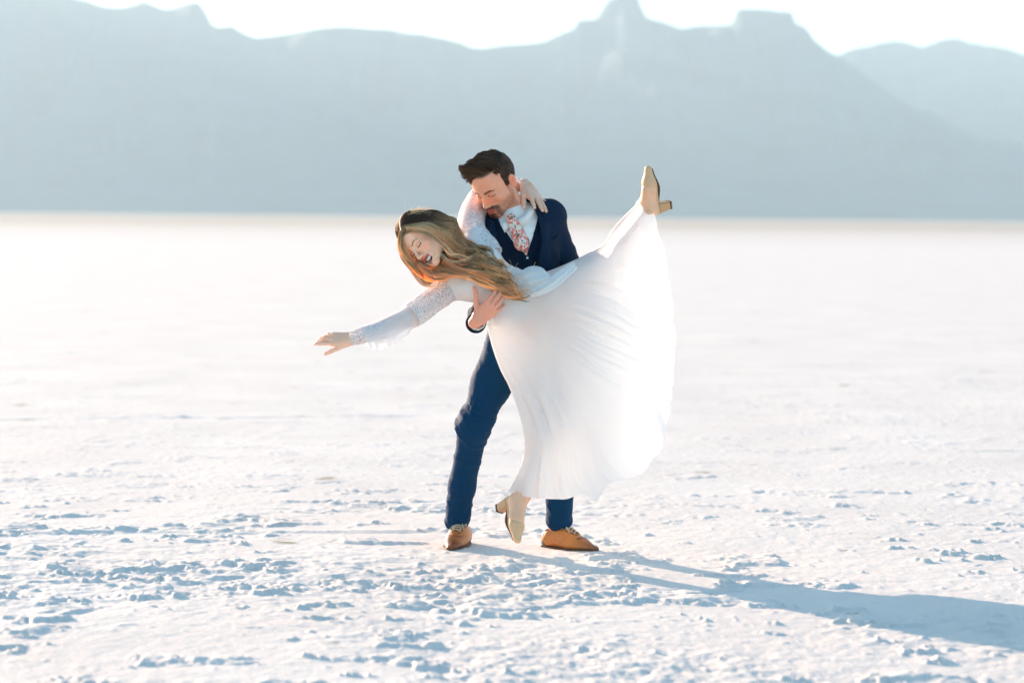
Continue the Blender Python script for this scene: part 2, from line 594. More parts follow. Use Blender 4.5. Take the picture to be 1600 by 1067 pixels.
# ------------------------------------------------------------------ mountains
def ridge(name, label, sil, dist, depth, seed, col):
    sil = np.array([unroll(a, b) for a, b in sil], float)
    sc = dist / FPX
    nx, ny = 700, 70
    x = np.linspace(sil[0, 0] , sil[-1, 0], nx)
    top = np.interp(x, sil[:, 0], sil[:, 1])
    H0 = np.maximum((HOR - top) * sc + CH, 2)
    X = (x - 800) * sc
    kk = np.exp(-(np.arange(-60, 61) / 11.0) ** 2); kk /= kk.sum()
    Hs = np.convolve(np.pad(H0, 60, mode='edge'), kk, 'valid')
    v = np.linspace(0, 1, ny)                       # 0 foot, ~.7 crest, 1 far side
    prof = np.where(v < 0.7, (v / 0.7), 1 - (v - 0.7) / 0.3 * 0.8)
    prof = np.where(v < 0.7, 0.22 * prof + 0.78 * prof ** 2.1, prof)
    XX = np.repeat(X[:, None], ny, 1); VV = np.repeat(v[None], nx, 0)
    YY = dist - depth * 0.7 + VV * depth
    crestY = dist
    pts = np.stack([XX.ravel() / 160, YY.ravel() / 230, np.zeros(XX.size)], 1)
    nz = fbm(pts, seed, 5, 0.55).reshape(nx, ny)
    gully = (1 - np.abs(fbm(np.stack([XX.ravel() / 90 + 0.4 * nz.ravel(), YY.ravel() / 420, np.zeros(XX.size) + 5], 1), seed + 3, 4, 0.5))).reshape(nx, ny)
    w = np.sin(np.clip(VV / 0.7, 0, 1) * math.pi) ** 0.8
    cr = sstep(0.35, 0.69, v)[None]
    HH = np.minimum(Hs[:, None], H0[:, None] * 1.15) * (1 - cr) + H0[:, None] * cr
    Z = HH * prof[None] * (1 + 0.32 * w * nz + 0.55 * w * (gully - 0.6))
    # ledges, the stepped look of layered rock
    Z = Z + w * 5 * np.sin(Z / 9.0)
    # keep everything under the line of sight to the crest
    lim = CH + (H0[:, None] - CH) * (YY / crestY)
    Z = np.minimum(Z, lim)
    Z[:, 0] = -3
    V = np.stack([XX.ravel(), YY.ravel(), Z.ravel()], 1)
    F = grid_faces(nx, ny)
    m = simple(name + "_rock", col, 0.95, 0.1, var=0.0)
    nt = m.node_tree; b = nt.nodes["Principled BSDF"]
    ge = nt.nodes.new("ShaderNodeNewGeometry")
    n1 = nt.nodes.new("ShaderNodeTexNoise"); n1.inputs["Scale"].default_value = 0.012; n1.inputs["Detail"].default_value = 8
    mp = nt.nodes.new("ShaderNodeMapping"); mp.inputs["Scale"].default_value = (1, 1, 3.5)
    nt.links.new(ge.outputs["Position"], mp.inputs[0]); nt.links.new(mp.outputs[0], n1.inputs["Vector"])
    mx = nt.nodes.new("ShaderNodeMix"); mx.data_type = 'RGBA'
    mx.inputs[6].default_value = (*[c * 0.45 for c in col], 1); mx.inputs[7].default_value = (*[c * 1.9 for c in col], 1)
    nt.links.new(n1.outputs["Fac"], mx.inputs[0]); nt.links.new(mx.outputs[2], b.inputs["Base Color"])
    o = build(name, V, F, m)
    o['kind'] = 'structure'; o['label'] = label
    return o

MAIN = [(-1500, 60), (-900, 10), (-400, -50), (-200, -70), (-60, -28), (0, -22), (90, -10), (140, 0), (165, 9), (185, 11), (205, 6), (225, 0), (255, 12), (272, 10), (290, 2), (312, 0), (318, 8),
        (326, 20), (334, 40), (348, 39), (364, 35), (378, 44), (400, 58), (430, 52), (470, 45), (485, 46), (530, 40), (560, 41), (620, 44), (660, 52), (700, 60), (718, 61), (735, 69), (752, 72), (775, 66), (790, 62),
        (825, 58), (850, 55), (872, 46), (895, 40), (900, 26), (932, 22), (940, 4), (950, -8), (998, -10), (1004, 8), (1012, 24), (1040, 33), (1062, 39), (1075, 36), (1140, 38), (1147, 26), (1150, 12), (1190, 13), (1230, 16),
        (1238, 34), (1258, 38), (1264, 52), (1276, 65), (1290, 76), (1305, 84), (1330, 104), (1365, 128), (1400, 152), (1440, 176), (1480, 196), (1530, 214), (1600, 222), (1800, 238), (2300, 262), (3000, 290), (3600, 325)]
BACK = [(900, 200), (1100, 140), (1220, 110), (1305, 84), (1330, 75), (1360, 70), (1395, 58), (1412, 60), (1440, 70), (1470, 58), (1495, 52), (1520, 60), (1552, 68), (1580, 72), (1600, 82), (1680, 84), (1800, 100), (2100, 120), (2600, 180), (3200, 260)]
if exec_setting:
    make_ground()
    ridge("mountain_range", "near hazy blue-grey mountain range with two flat-topped buttes behind the couple", MAIN, 4000, 1500, 5, (0.05, 0.075, 0.08))
    ridge("distant_mountain", "paler low mountain farther back at the right edge", BACK, 4800, 700, 9, (0.06, 0.085, 0.09))

# ------------------------------------------------------------------ air
def make_haze():
    m = bpy.data.materials.new("haze_air"); m.use_nodes = True
    nt = m.node_tree; nt.nodes.remove(nt.nodes["Principled BSDF"])
    pv = nt.nodes.new("ShaderNodeVolumePrincipled")
    pv.inputs["Color"].default_value = (0.64, 0.85, 1.0, 1)
    pv.inputs["Density"].default_value = 1.5e-4
    pv.inputs["Anisotropy"].default_value = 0.2
    nt.links.new(pv.outputs[0], nt.nodes["Material Output"].inputs["Volume"])
    x0, x1, y0, y1, z0, z1 = -9000, 9000, -400, 7600, -5, 760
    V = [(x, y, z) for x in (x0, x1) for y in (y0, y1) for z in (z0, z1)]
    F = [(0, 1, 3, 2), (4, 6, 7, 5), (0, 4, 5, 1), (2, 3, 7, 6), (0, 2, 6, 4), (1, 5, 7, 3)]
    o = build("haze", V, F, m)
    o.data.polygons.foreach_set("use_smooth", np.zeros(6, bool))
    o['kind'] = 'stuff'; o['label'] = "thin pale haze over the salt flat and mountains"
make_haze()
#@@END_SETTING
#@@FIGURES
# ------------------------------------------------------------------ face, hand and limb builders
def head_shape(S, fr, female=False, open_mouth=False, neck_to=None, neck_r=0.055):
    """adds a head to shape S; fr origin between the ears at eye height. neck_to in world space"""
    S.fr = fr
    S.ell((0, -0.018, 0.032), (0.074, 0.096, 0.086), 0.03)
    S.ell((0, 0.045, 0.040), (0.058, 0.043, 0.048), 0.03)
    S.ell((0, 0.028, -0.030), (0.055 if female else 0.058, 0.060, 0.072), 0.03)
    jw = 0.046 if female else 0.053
    for s in (-1, 1):
        S.cap((s * jw, 0.004, -0.055), (s * (0.012 if female else 0.017), 0.074, -0.096), 0.017, 0.015, 0.032)
        S.ell((s * 0.040, 0.060, -0.026), (0.023, 0.020, 0.018), 0.025)
        S.cap((s * 0.010, 0.0865, 0.016), (s * 0.042, 0.074, 0.018), 0.0065 if female else 0.009, 0.006, 0.014)
    S.ell((0, 0.080, -0.099), (0.016 if female else 0.020, 0.014, 0.014), 0.02)
    S.ell((0, 0.079, -0.066), (0.030, 0.019, 0.026), 0.022)
    # eye hollows, closed lids
    for s in (-1, 1):
        S.ell((s * 0.031, 0.101, 0.001), (0.017, 0.016, 0.011), 0.014, op='-')
    for s in (-1, 1):
        S.ell((s * 0.031, 0.0775, -0.001), (0.0145, 0.0125, 0.0105), 0.003)
    # nose
    S.cap((0, 0.090, 0.008), (0, 0.113, -0.032), 0.0058, 0.0078, 0.012)
    S.ell((0, 0.1135, -0.0355), (0.0095, 0.0095, 0.0085), 0.007)
    for s in (-1, 1):
        S.ell((s * 0.0115, 0.103, -0.039), (0.0072, 0.009, 0.0068), 0.006)
        S.ell((s * 0.006, 0.1085, -0.0465), (0.0035, 0.005, 0.003), 0.002, op='-')
    # mouth
    if open_mouth:
        S.cap((-0.020, 0.0955, -0.0585), (0.020, 0.0955, -0.0585), 0.0048, k=0.006)
        for s in (-1, 1):
            S.cap((0, 0.098, -0.0590), (s * 0.028, 0.085, -0.0575), 0.0050, 0.0035, 0.006)
            S.cap((0, 0.091, -0.0950), (s * 0.030, 0.084, -0.0600), 0.0050, 0.0032, 0.006)
        S.ell((0, 0.096, -0.0745), (0.0265, 0.026, 0.0140), 0.003, op='-')
    else:
        S.cap((-0.019, 0.0945, -0.0635), (0.019, 0.0945, -0.0635), 0.0052, k=0.007)
        S.cap((0, 0.098, -0.0635), (0, 0.098, -0.0635), 0.006, k=0.008)
        S.cap((-0.014, 0.095, -0.0735), (0.014, 0.095, -0.0735), 0.0066, k=0.007)
        S.cap((-0.022, 0.105, -0.0682), (0.022, 0.105, -0.0682), 0.0022, k=0.004, op='-')
    # ears
    for s in (() if female else (-1, 1)):
        ux = nrm((s * 0.86, 0.50, 0)); uz = np.array((0, -0.15, 0.99)); uy = np.cross(uz, ux)
        S.ell((s * 0.083, -0.014, -0.009), (0.0075, 0.0165, 0.029), 0.006, rot=(ux, uy, uz))
        S.ell(np.array((s * 0.083, -0.014, -0.006)) + ux * 0.0085, (0.0060, 0.0100, 0.018), 0.004, rot=(ux, uy, uz), op='-')
        S.ell(np.array((s * 0.083, -0.014, -0.010)) + ux * 0.006 + uy * 0.002, (0.0035, 0.004, 0.012), 0.004, rot=(ux, uy, uz))
        S.ell((s * 0.080, -0.003, -0.008), (0.005, 0.005, 0.007), 0.003)
    # neck
    if neck_to is not None:
        b = fr.loc(np.asarray(neck_to))
        r = neck_r / fr.s
        S.cap((0, -0.026, -0.050), b, r * 0.95, r * 1.06, 0.016)
    S.fr = WORLD

def face_tint(V, fr, base, lips, brow, lash, female, beard=None, extra_blush=0.0, mouth=None):
    """colour of skin features, by place on the head"""
    q = fr.loc(V)
    x, y, z = q.T
    C = np.tile(np.array(base, float), (len(V), 1))
    def put(m, c):
        nonlocal C
        m = np.clip(m, 0, 1)[:, None]
        C = C * (1 - m) + np.array(c) * m
    n = fbm(q * 60, 3, 3)
    C *= (1 + 0.05 * n)[:, None]
    front = sstep(0.045, 0.065, y)
    ch = np.exp(-(((np.abs(x) - 0.042) / 0.018) ** 2 + ((z + 0.030) / 0.017) ** 2)) * front
    put(ch * (0.30 + extra_blush), (base[0] * 1.02, base[1] * 0.62, base[2] * 0.58))
    no = np.exp(-((x / 0.014) ** 2 + ((z + 0.036) / 0.012) ** 2)) * sstep(0.09, 0.105, y)
    put(no * 0.35, (base[0] * 1.0, base[1] * 0.62, base[2] * 0.55))
    ear = sstep(0.074, 0.082, np.abs(x)) * sstep(-0.045, -0.03, z) * sstep(-0.06, -0.03, y)
    put(ear * 0.45, (base[0] * 1.05, base[1] * 0.60, base[2] * 0.52))
    if beard is not None:
        put(sstep(0.072, 0.082, z + 0.12 * np.maximum(0, 0.05 - y)) * sstep(0.082, 0.070, y) * 0.9, brow)      # hair roots
        my = -0.052 - 0.20 * np.abs(x)                       # moustache
        ms = sstep(0.0095, 0.005, np.abs(z - my)) * sstep(0.037, 0.031, np.abs(x)) * sstep(0.075, 0.085, y)
        gt = np.exp(-((x / 0.019) ** 4 + ((z + 0.096) / 0.017) ** 4)) * sstep(0.05, 0.07, y)
        si = sstep(0.009, 0.004, np.abs(np.abs(x) - 0.030)) * sstep(-0.052, -0.060, z) * sstep(-0.108, -0.098, z) * front
        nn = 0.75 + 0.35 * fbm(q * 260, 9, 2)
        jaw = sstep(-0.038, -0.062, z - 0.10 * (0.06 - y)) * sstep(-0.125, -0.108, z + 0.3 * (0.08 - y) * 0) * sstep(-0.012, 0.002, y) * sstep(-0.03, -0.045, z)
        sideb = sstep(0.010, 0.004, np.abs(y - 0.010)) * sstep(0.055, 0.062, np.abs(x)) * sstep(0.02, 0.0, z) * sstep(-0.062, -0.05, z)
        put(np.clip(jaw * 0.88 + sideb * 0.9, 0, 0.92) * nn, (base[0] * 0.42, base[1] * 0.36, base[2] * 0.36))
        put(np.clip(ms * 0.95 + gt * 0.95 + si * 0.7, 0, 0.95) * np.clip(nn + 0.2, 0, 1), beard)
    # lips
    if mouth == 'open':
        up = sstep(0.0065, 0.0035, np.abs(z + 0.0590)) * sstep(0.030, 0.026, np.abs(x)) * sstep(0.084, 0.09, y)
        lo = sstep(0.0075, 0.004, np.abs(z + 0.0935 - np.abs(x) * 1.10)) * sstep(0.030, 0.025, np.abs(x)) * sstep(0.078, 0.085, y)
        put(np.maximum(up, lo), lips)
        ins = (((x / 0.0265) ** 2 + ((z + 0.0745) / 0.0145) ** 2) < 1) & (y > 0.05) & (y < 0.0905)
        put(ins * 0.95, (0.10, 0.015, 0.015))
    else:
        m = np.exp(-((x / 0.0225) ** 6 + ((z + 0.0682) / 0.0092) ** 6)) * sstep(0.083, 0.09, y)
        put(m, lips)
        put(np.exp(-((x / 0.022) ** 6 + ((z + 0.0682) / 0.0016) ** 2)) * sstep(0.08, 0.087, y) * 0.7, (0.09, 0.02, 0.02))
    # brows and lashes
    ax = np.abs(x)
    bz = (0.0185 if female else 0.0135) + (0.006 if female else 0.0035) * sstep(0.012, 0.034, ax) - (0.007 if female else 0.004) * sstep(0.036, 0.052, ax)
    th = (0.0030 if female else 0.0048) * (1 - 0.5 * sstep(0.03, 0.052, ax))
    bm = sstep(th * 1.5, th * 0.6, np.abs(z - bz)) * sstep(0.008, 0.014, ax) * sstep(0.054, 0.048, ax) * sstep(0.04, 0.05, y)
    put(bm * (0.85 if not female else 0.8), brow)
    lz = -0.0050 - 0.0030 * (1 - ((ax - 0.031) / 0.016) ** 2)
    lm = sstep(0.0030, 0.0012, np.abs(z - lz)) * sstep(0.017, 0.014, np.abs(ax - 0.031)) * sstep(0.05, 0.06, y)
    put(lm * 0.95, lash)
    ey = np.exp(-(((ax - 0.031) / 0.017) ** 2 + ((z - 0.003) / 0.010) ** 2)) * sstep(0.05, 0.06, y)
    put(ey * 0.28 * (1 - lm), (base[0] * 0.62, base[1] * 0.42, base[2] * 0.40))
    # inner ear, nostrils
    put(np.exp(-(((ax - 0.006) / 0.004) ** 2 + ((z + 0.0462) / 0.0025) ** 2)) * sstep(0.095, 0.1, y) * 0.8, (0.12, 0.03, 0.025))
    return C

def hand_shape(S, wrist, fwd, dors, right=True, s=1.0, curl=(0.35, 0.35, 0.4, 0.45), spread=(0.10, 0.0, -0.10, -0.22), thumb=(0.9, 0.25, 0.35), k=0.008):
    """five fingers; fwd = from wrist to knuckles, dors = out of the back of the hand.
    local here: +x towards the thumb, +y to the fingertips, +z dorsal. Returns nail spots."""
    fwd = nrm(fwd); dors = np.asarray(dors, float); dors = nrm(dors - fwd * np.dot(dors, fwd))
    side = np.cross(fwd, dors)            # the hand's right-hand side seen from the back
    tx = -side if right else side         # thumb on the left for a right hand seen from the back
    def W(q):
        q = np.asarray(q, float) * s
        return wrist + tx * q[0] + fwd * q[1] + dors * q[2]
    kn = [(0.028, 0.088, 0.0), (0.0085, 0.093, 0.003), (-0.0115, 0.088, 0.001), (-0.029, 0.078, -0.004)]
    ln = [0.074, 0.083, 0.077, 0.060]
    rr = [0.0088, 0.0090, 0.0084, 0.0074]
    S.fr = WORLD
    S.cap(W((0, -0.02, 0)), W((0, 0.010, 0)), 0.026 * s, 0.027 * s, 0.012, flat=(dors, 0.72))
    for i, kp in enumerate(kn):
        S.cap(W((kp[0] * 0.62, 0.012, -0.002)), W((kp[0], kp[1], kp[2] - 0.003)), 0.0155 * s, 0.0118 * s, 0.012)
    S.cap(W((0.018, 0.015, -0.008)), W((0.026, 0.050, -0.010)), 0.016 * s, 0.014 * s, 0.012)
    nails = []
    for i, kp in enumerate(kn):
        d = np.array([math.sin(spread[i]), math.cos(spread[i]), 0.0])
        c = curl[i]; a = 0.0; p = np.array(kp, float)
        segs = (0.44, 0.31, 0.25)
        for j, fr_ in enumerate(segs):
            a += c * (0.8, 1.15, 0.8)[j]
            dd = np.array([d[0] * math.cos(a), d[1] * math.cos(a), -math.sin(a)])
            q = p + dd * ln[i] * fr_
            r0 = rr[i] * (1.0, 0.93, 0.86)[j]; r1 = rr[i] * (0.95, 0.88, 0.74)[j]
            S.cap(W(p), W(q), r0 * s, r1 * s, 0.0035)
            if j == 2:
                up = np.array([d[0] * math.sin(a), d[1] * math.sin(a), math.cos(a)])
                nails.append((W(q - dd * 0.004 + up * r1 * 0.9), 0.0055 * s))
            p = q
    # thumb from the side of the palm near its base
    ta, tb, tc = thumb
    p = np.array((0.024, 0.024, -0.008)); a = ta
    for j, (L_, r0, r1, tw) in enumerate(((0.044, 0.0135, 0.0115, 0), (0.034, 0.0108, 0.0098, tb), (0.027, 0.0098, 0.0078, tc))):
        a -= tw
        dd = nrm((math.sin(a), math.cos(a), -0.18 - 0.1 * j))
        q = p + dd * L_
        S.cap(W(p), W(q), r0 * s, r1 * s, 0.008 if j == 0 else 0.004)
        p = q
    return nails

def tint_const(V, base, seed=1):
    return np.array(base)[None] * (1 + 0.05 * fbm(V * 45, seed, 3))[:, None]

def knuckle_tint(C, V, nails, nailcol):
    for c, r in nails:
        m = np.exp(-(np.linalg.norm(V - c, axis=1) / r) ** 4)[:, None] * 0.8
        C = C * (1 - m) + np.array(nailcol) * m
    return C

def wrinkle(V, F, amp, dirv=(0, 0, 1), freq=22, seed=0, stretch=3.0, mask=None):
    """fold relief along the surface normal; folds run across dirv"""
    N = vnormals(V, F)
    d = nrm(dirv)
    t = V @ d
    q = V - np.outer(t, d)
    w = fbm(V * freq * 0.35, seed + 5, 2)
    p = q * freq / stretch + np.outer(t * freq, d) + w[:, None] * 0.7
    n = 1 - np.abs(fbm(p, seed, 2, 0.45)) * 1.6
    n = n * np.abs(n)
    a = amp * (mask if mask is not None else 1.0)
    return V + N * (a * n)[:, None]

SKIN_M = (0.90, 0.37, 0.22)
SKIN_F = (0.95, 0.54, 0.37)
mat_skin = tinted("skin", rough=0.5, sss=0.10, spec=0.4)
mat_suit = simple("navy_wool", (0.003, 0.017, 0.045), 0.8, 0.15, bump=(500, 0.25), sheen=0.03)
mat_vest = simple("navy_waistcoat_wool", (0.002, 0.010, 0.028), 0.85, 0.08, bump=(500, 0.25), sheen=0.03)
mat_trouser = simple("navy_trouser_wool", (0.001, 0.034, 0.090), 0.75, 0.12, bump=(500, 0.25), sheen=0.03)
mat_shirt = simple("white_cotton", (0.86, 0.82, 0.80), 0.7, 0.3, bump=(300, 0.1))
mat_leather = tinted("tan_leather", rough=0.38, spec=0.5)
mat_sole = simple("brown_sole", (0.13, 0.065, 0.035), 0.6, 0.4)
mat_lace = simple("cream_lace_cord", (0.62, 0.50, 0.36), 0.7)
mat_heelgrey = simple("grey_heel_leather", (0.20, 0.15, 0.12), 0.5, bump=(80, 0.3))
mat_beige = simple("beige_suede", (0.74, 0.45, 0.26), 0.6, 0.3, bump=(120, 0.3), var=0.12)
mat_wood = simple("tan_block_heel", (0.64, 0.34, 0.16), 0.5, 0.4, var=0.2)
mat_button = simple("pale_button", (0.55, 0.62, 0.62), 0.3)
mat_metal = simple("silver", (0.85, 0.82, 0.78), 0.25, metal=1.0)
mat_gold = simple("pale_gold", (0.85, 0.62, 0.35), 0.3, metal=1.0)
mat_teeth = simple("teeth", (0.92, 0.90, 0.88), 0.3)
mat_dress = cloth("white_chiffon", (0.91, 0.905, 0.91), 0.54)
mat_bodice = cloth("white_bodice", (0.90, 0.88, 0.87), 0.25, weave=0.3)
mat_lacecl = cloth("white_lace", (0.85, 0.85, 0.87), 0.35, lace=0.7, lscale=130)
mat_sheer = cloth("sheer_white_net", (0.86, 0.88, 0.92), 0.45, clear=0.38)

# ================================================================== THE GROOM
man = empty("person", P(815, 858, 0.05) * np.array([1, 1, 0]), "man in navy suit, brown shoes and floral tie holding up a leaning bride", "person")

hipc = P(831, 500, 0.03)
neckb = P(803, 327, -0.03)
Ut = nrm(neckb - hipc)
Ft = nrm(np.array([math.sin(math.radians(14)), -math.cos(math.radians(14)), 0.0]))
TF = Frame(hipc, Ft, Ut)
shL = P(857, 338, 0.03)            # his left, image right
shR = P(757, 372, -0.02)
elL = P(888, 425, 0.10); wrL = P(868, 500, -0.14)
elR = P(772, 452, 0.03); wrR = P(743, 503, -0.33)
hR, kR, aR = P(800, 510, 0.02), P(741, 664, -0.06), P(714, 822, 0.16)
hL, kL, aL = P(862, 508, 0.03), P(882, 668, 0.02), P(870, 824, 0.09)

MH = Frame(P(772, 286.0, -0.07), np.array([-0.43, -0.66, -0.62]), np.array([-0.46, -0.45, 0.76]), 1.065)

def man_core(S, e, legs=True, arms=True, legcut=False):
    S.infl = e
    S.fr = TF
    S.ell((0, 0, 0.03), (0.150, 0.105, 0.120), 0.05)
    S.ell((0, 0.0, 0.17), (0.140, 0.098, 0.16), 0.05)
    S.ell((0, 0.008, 0.34), (0.168, 0.108, 0.150), 0.05)
    S.fr = WORLD
    up = P(803, 338, 0.0)
    for sh in (shL, shR):
        S.cap(up, sh, 0.055, 0.052, 0.05)
    if arms:
        for a, b, c in ((shL, elL, wrL), (shR, elR, wrR)):
            S.cap(a, b, 0.052, 0.040, 0.03)
            S.cap(b, c, 0.040, 0.027, 0.02)

body = Shape()
man_core(body, -0.004)
body.infl = 0
for a, b, c in ((hR, kR, aR), (hL, kL, aL)):
    body.cap(a, b, 0.078, 0.052, 0.04); body.cap(b, c, 0.052, 0.036, 0.03)
neck_t = P(806, 334, -0.005)
V1, F1 = body.mesh(0.006, 2)
hd = Shape()
head_shape(hd, MH, neck_to=neck_t, neck_r=0.053)
V2, F2 = hd.mesh(0.0024, 1)
hn = Shape()
# right hand on her waist: back of the hand to the camera, fingers up and right
hw = P(746, 500, -0.375)
nailsR = hand_shape(hn, hw, P(769, 479, -0.400) - hw, np.array([0.10, -1, -0.15]), right=True, s=0.98,
                    curl=(0.34, 0.36, 0.38, 0.42), spread=(0.13, 0.11, 0.06, -0.18), thumb=(0.95, 0.15, -0.35))
hn.cap(wrR, hw, 0.027, 0.026, 0.01)
hl = P(862, 520, -0.20)
hand_shape(hn, hl, np.array([-0.6, -0.6, 0.4]), np.array([0, -0.6, -1.0]), right=False, s=1.0)
hn.cap(wrL, hl, 0.027, 0.026, 0.01)
V3, F3 = hn.mesh(0.0024, 1)
C1 = tint_const(V1, SKIN_M)
C2 = face_tint(V2, MH, SKIN_M, (0.60, 0.10, 0.08), (0.022, 0.010, 0.006), (0.04, 0.02, 0.012), False, beard=(0.032, 0.015, 0.008), extra_blush=0.15)
C3 = tint_const(V3, (0.84, 0.34, 0.22))
C3 = knuckle_tint(C3, V3, nailsR, (0.74, 0.42, 0.34))
V, F = joined([(V1, F1), (V2, F2), (V3, F3)])
build("body", V, F, mat_skin, man, col=np.concatenate([C1, C2, C3]))

# ---- trousers
tr = Shape()
tr.fr = TF
tr.ell((0, -0.005, 0.00), (0.160, 0.112, 0.13), 0.05)
tr.fr = WORLD
kRf = kR + np.array([0, -0.01, 0])
tr.cap(hR, P(768, 600, -0.03), 0.092, 0.080, 0.06)
tr.cap(P(768, 600, -0.03), kRf, 0.080, 0.064, 0.05)
tr.cap(kRf, P(722, 760, 0.07), 0.063, 0.056, 0.05)
tr.cap(P(722, 760, 0.07), P(714, 812, 0.14), 0.056, 0.052, 0.03)
tr.cap(hL, kL, 0.092, 0.068, 0.06)
tr.cap(kL, P(873, 812, 0.07), 0.066, 0.056, 0.04)
# hems cut open
def hem_cut(S, c, d, h=0.05):
    d = nrm(d); c = np.asarray(c)
    t = nrm(np.cross(d, (0, 1, 0.01))); u = np.cross(d, t)
    S.box(c + d * h, (0.12, 0.12, h), 0.002, 0.003, rot=(t, u, d), op='-')
hem_cut(tr, P(714, 824, 0.15), P(712, 830, 0.18) - P(722, 760, 0.07) + np.array([0, -0.10, 0]))
hem_cut(tr, P(871, 829, 0.08), np.array([-0.02, 0, -1.0]))
V, F = tr.mesh(0.0035, 1)
zz = V[:, 2]
Lg = 0.0030 + 0.0062 * np.exp(-((zz - kR[2]) / 0.10) ** 2) + 0.004 * sstep(0.3, 0.1, zz)
V = wrinkle(V, F, 1.0, kR - aR + np.array([0.25, 0, 0]), 15, 4, 2.8, mask=Lg)
V = wrinkle(V, F, 1.0, (0.6, 0, 1), 42, 14, 3.0, mask=Lg * 0.35)
trous = build("trousers", V, F, mat_trouser, man)
# socks / shirt tail glimpse below the cuff is the belt area
# ---- shirt: a torso layer, collar and cuffs
sh = Shape()
sh.infl = 0.004
sh.fr = TF
sh.ell((0, 0.008, 0.34), (0.168, 0.108, 0.150), 0.05)
sh.ell((0, 0.0, 0.20), (0.140, 0.098, 0.16), 0.05)
sh.fr = WORLD
for s_ in (shL, shR):
    sh.cap(P(803, 338, 0.0), s_, 0.055, 0.045, 0.05)
sh.infl = 0
# collar band round the neck
nkc = P(809, 334, -0.012)
nkd = nrm(np.array([-0.36, -0.42, 0.82]))
nf = nrm(Ft - nkd * np.dot(Ft, nkd) + np.array([-0.25, 0, 0])); nx_ = np.cross(nf, nkd)
def npt(a, r, h):
    return nkc + nkd * h + (nx_ * math.sin(a) + nf * math.cos(a)) * r
rings = [npt(a, 0.0585, 0.006 * math.cos(a) * -1 - (0.016 if abs(a) < 0.5 else 0)) for a in np.linspace(-math.pi, math.pi, 19)]
for a, b in zip(rings[:-1], rings[1:]):
    sh.cap(a, b, 0.008, 0.008, 0.004)
    sh.cap(a + nkd * 0.007, b + nkd * 0.007, 0.006, 0.006, 0.006)
V, F = sh.mesh(0.003, 1)
V = wrinkle(V, F, 0.002, (0.5, 0, 1), 26, 8, 2.5)
shirt = build("shirt", V, F, mat_shirt, man)

# collar points: two flat flaps
def slab(name, pts, th, mat, parent, nrmv, bevel=True):
    """flat flap: outline points (world) with thickness th"""
    pts = [np.asarray(p) for p in pts]; n = len(pts); nv = nrm(nrmv)
    import bmesh
    bm = bmesh.new()
    vs = [bm.verts.new(p + nv * th / 2) for p in pts]; f = bm.faces.new(vs)
    r = bmesh.ops.extrude_face_region(bm, geom=[f])
    for v in [g for g in r['geom'] if isinstance(g, bmesh.types.BMVert)]:
        v.co -= Vector(nv * th)
    bmesh.ops.recalc_face_normals(bm, faces=bm.faces)
    bmesh.ops.bevel(bm, geom=list(bm.edges), offset=th * 0.3, segments=2, affect='EDGES')
    me = bpy.data.meshes.new(name); bm.to_mesh(me); bm.free()
    me.materials.append(mat)
    for p in me.polygons: p.use_smooth = True
    o = bpy.data.objects.new(name, me); scene.collection.objects.link(o)
    o.parent = parent; o.matrix_parent_inverse = parent.matrix_world.inverted()
    return o

def onfront(px, py, off):
    """a point just outside the front of his chest, seen at px,py"""
    lo, hi = -0.40, 0.0
    for _ in range(30):
        mid = (lo + hi) / 2
        d = core_d(P(px, py, mid)[None])[0]
        if d < off: hi = mid
        else: lo = mid
    return P(px, py, lo)
core = Shape(); man_core(core, 0.0, arms=False)
def core_d(p):
    d = None
    for g, k, op, _, _ in core.p:
        v = g(p)
        if d is None: d = v
        else:
            h = np.maximum(k - np.abs(d - v), 0) / k
            d = np.minimum(d, v) - h * h * k * 0.25
    return d

slab("collar", [onfront(799, 346, 0.016) , onfront(787, 347, 0.024), onfront(781, 349, 0.022), onfront(789, 364, 0.014), onfront(799, 350, 0.014)], 0.005, mat_shirt, shirt, (0, -1, 0.3))
slab("collar", [onfront(807, 344, 0.018), onfront(819, 337, 0.028), onfront(830, 322, 0.036), onfront(835, 329, 0.026), onfront(829, 344, 0.018), onfront(816, 355, 0.014)], 0.005, mat_shirt, shirt, (0, -1, 0.3))

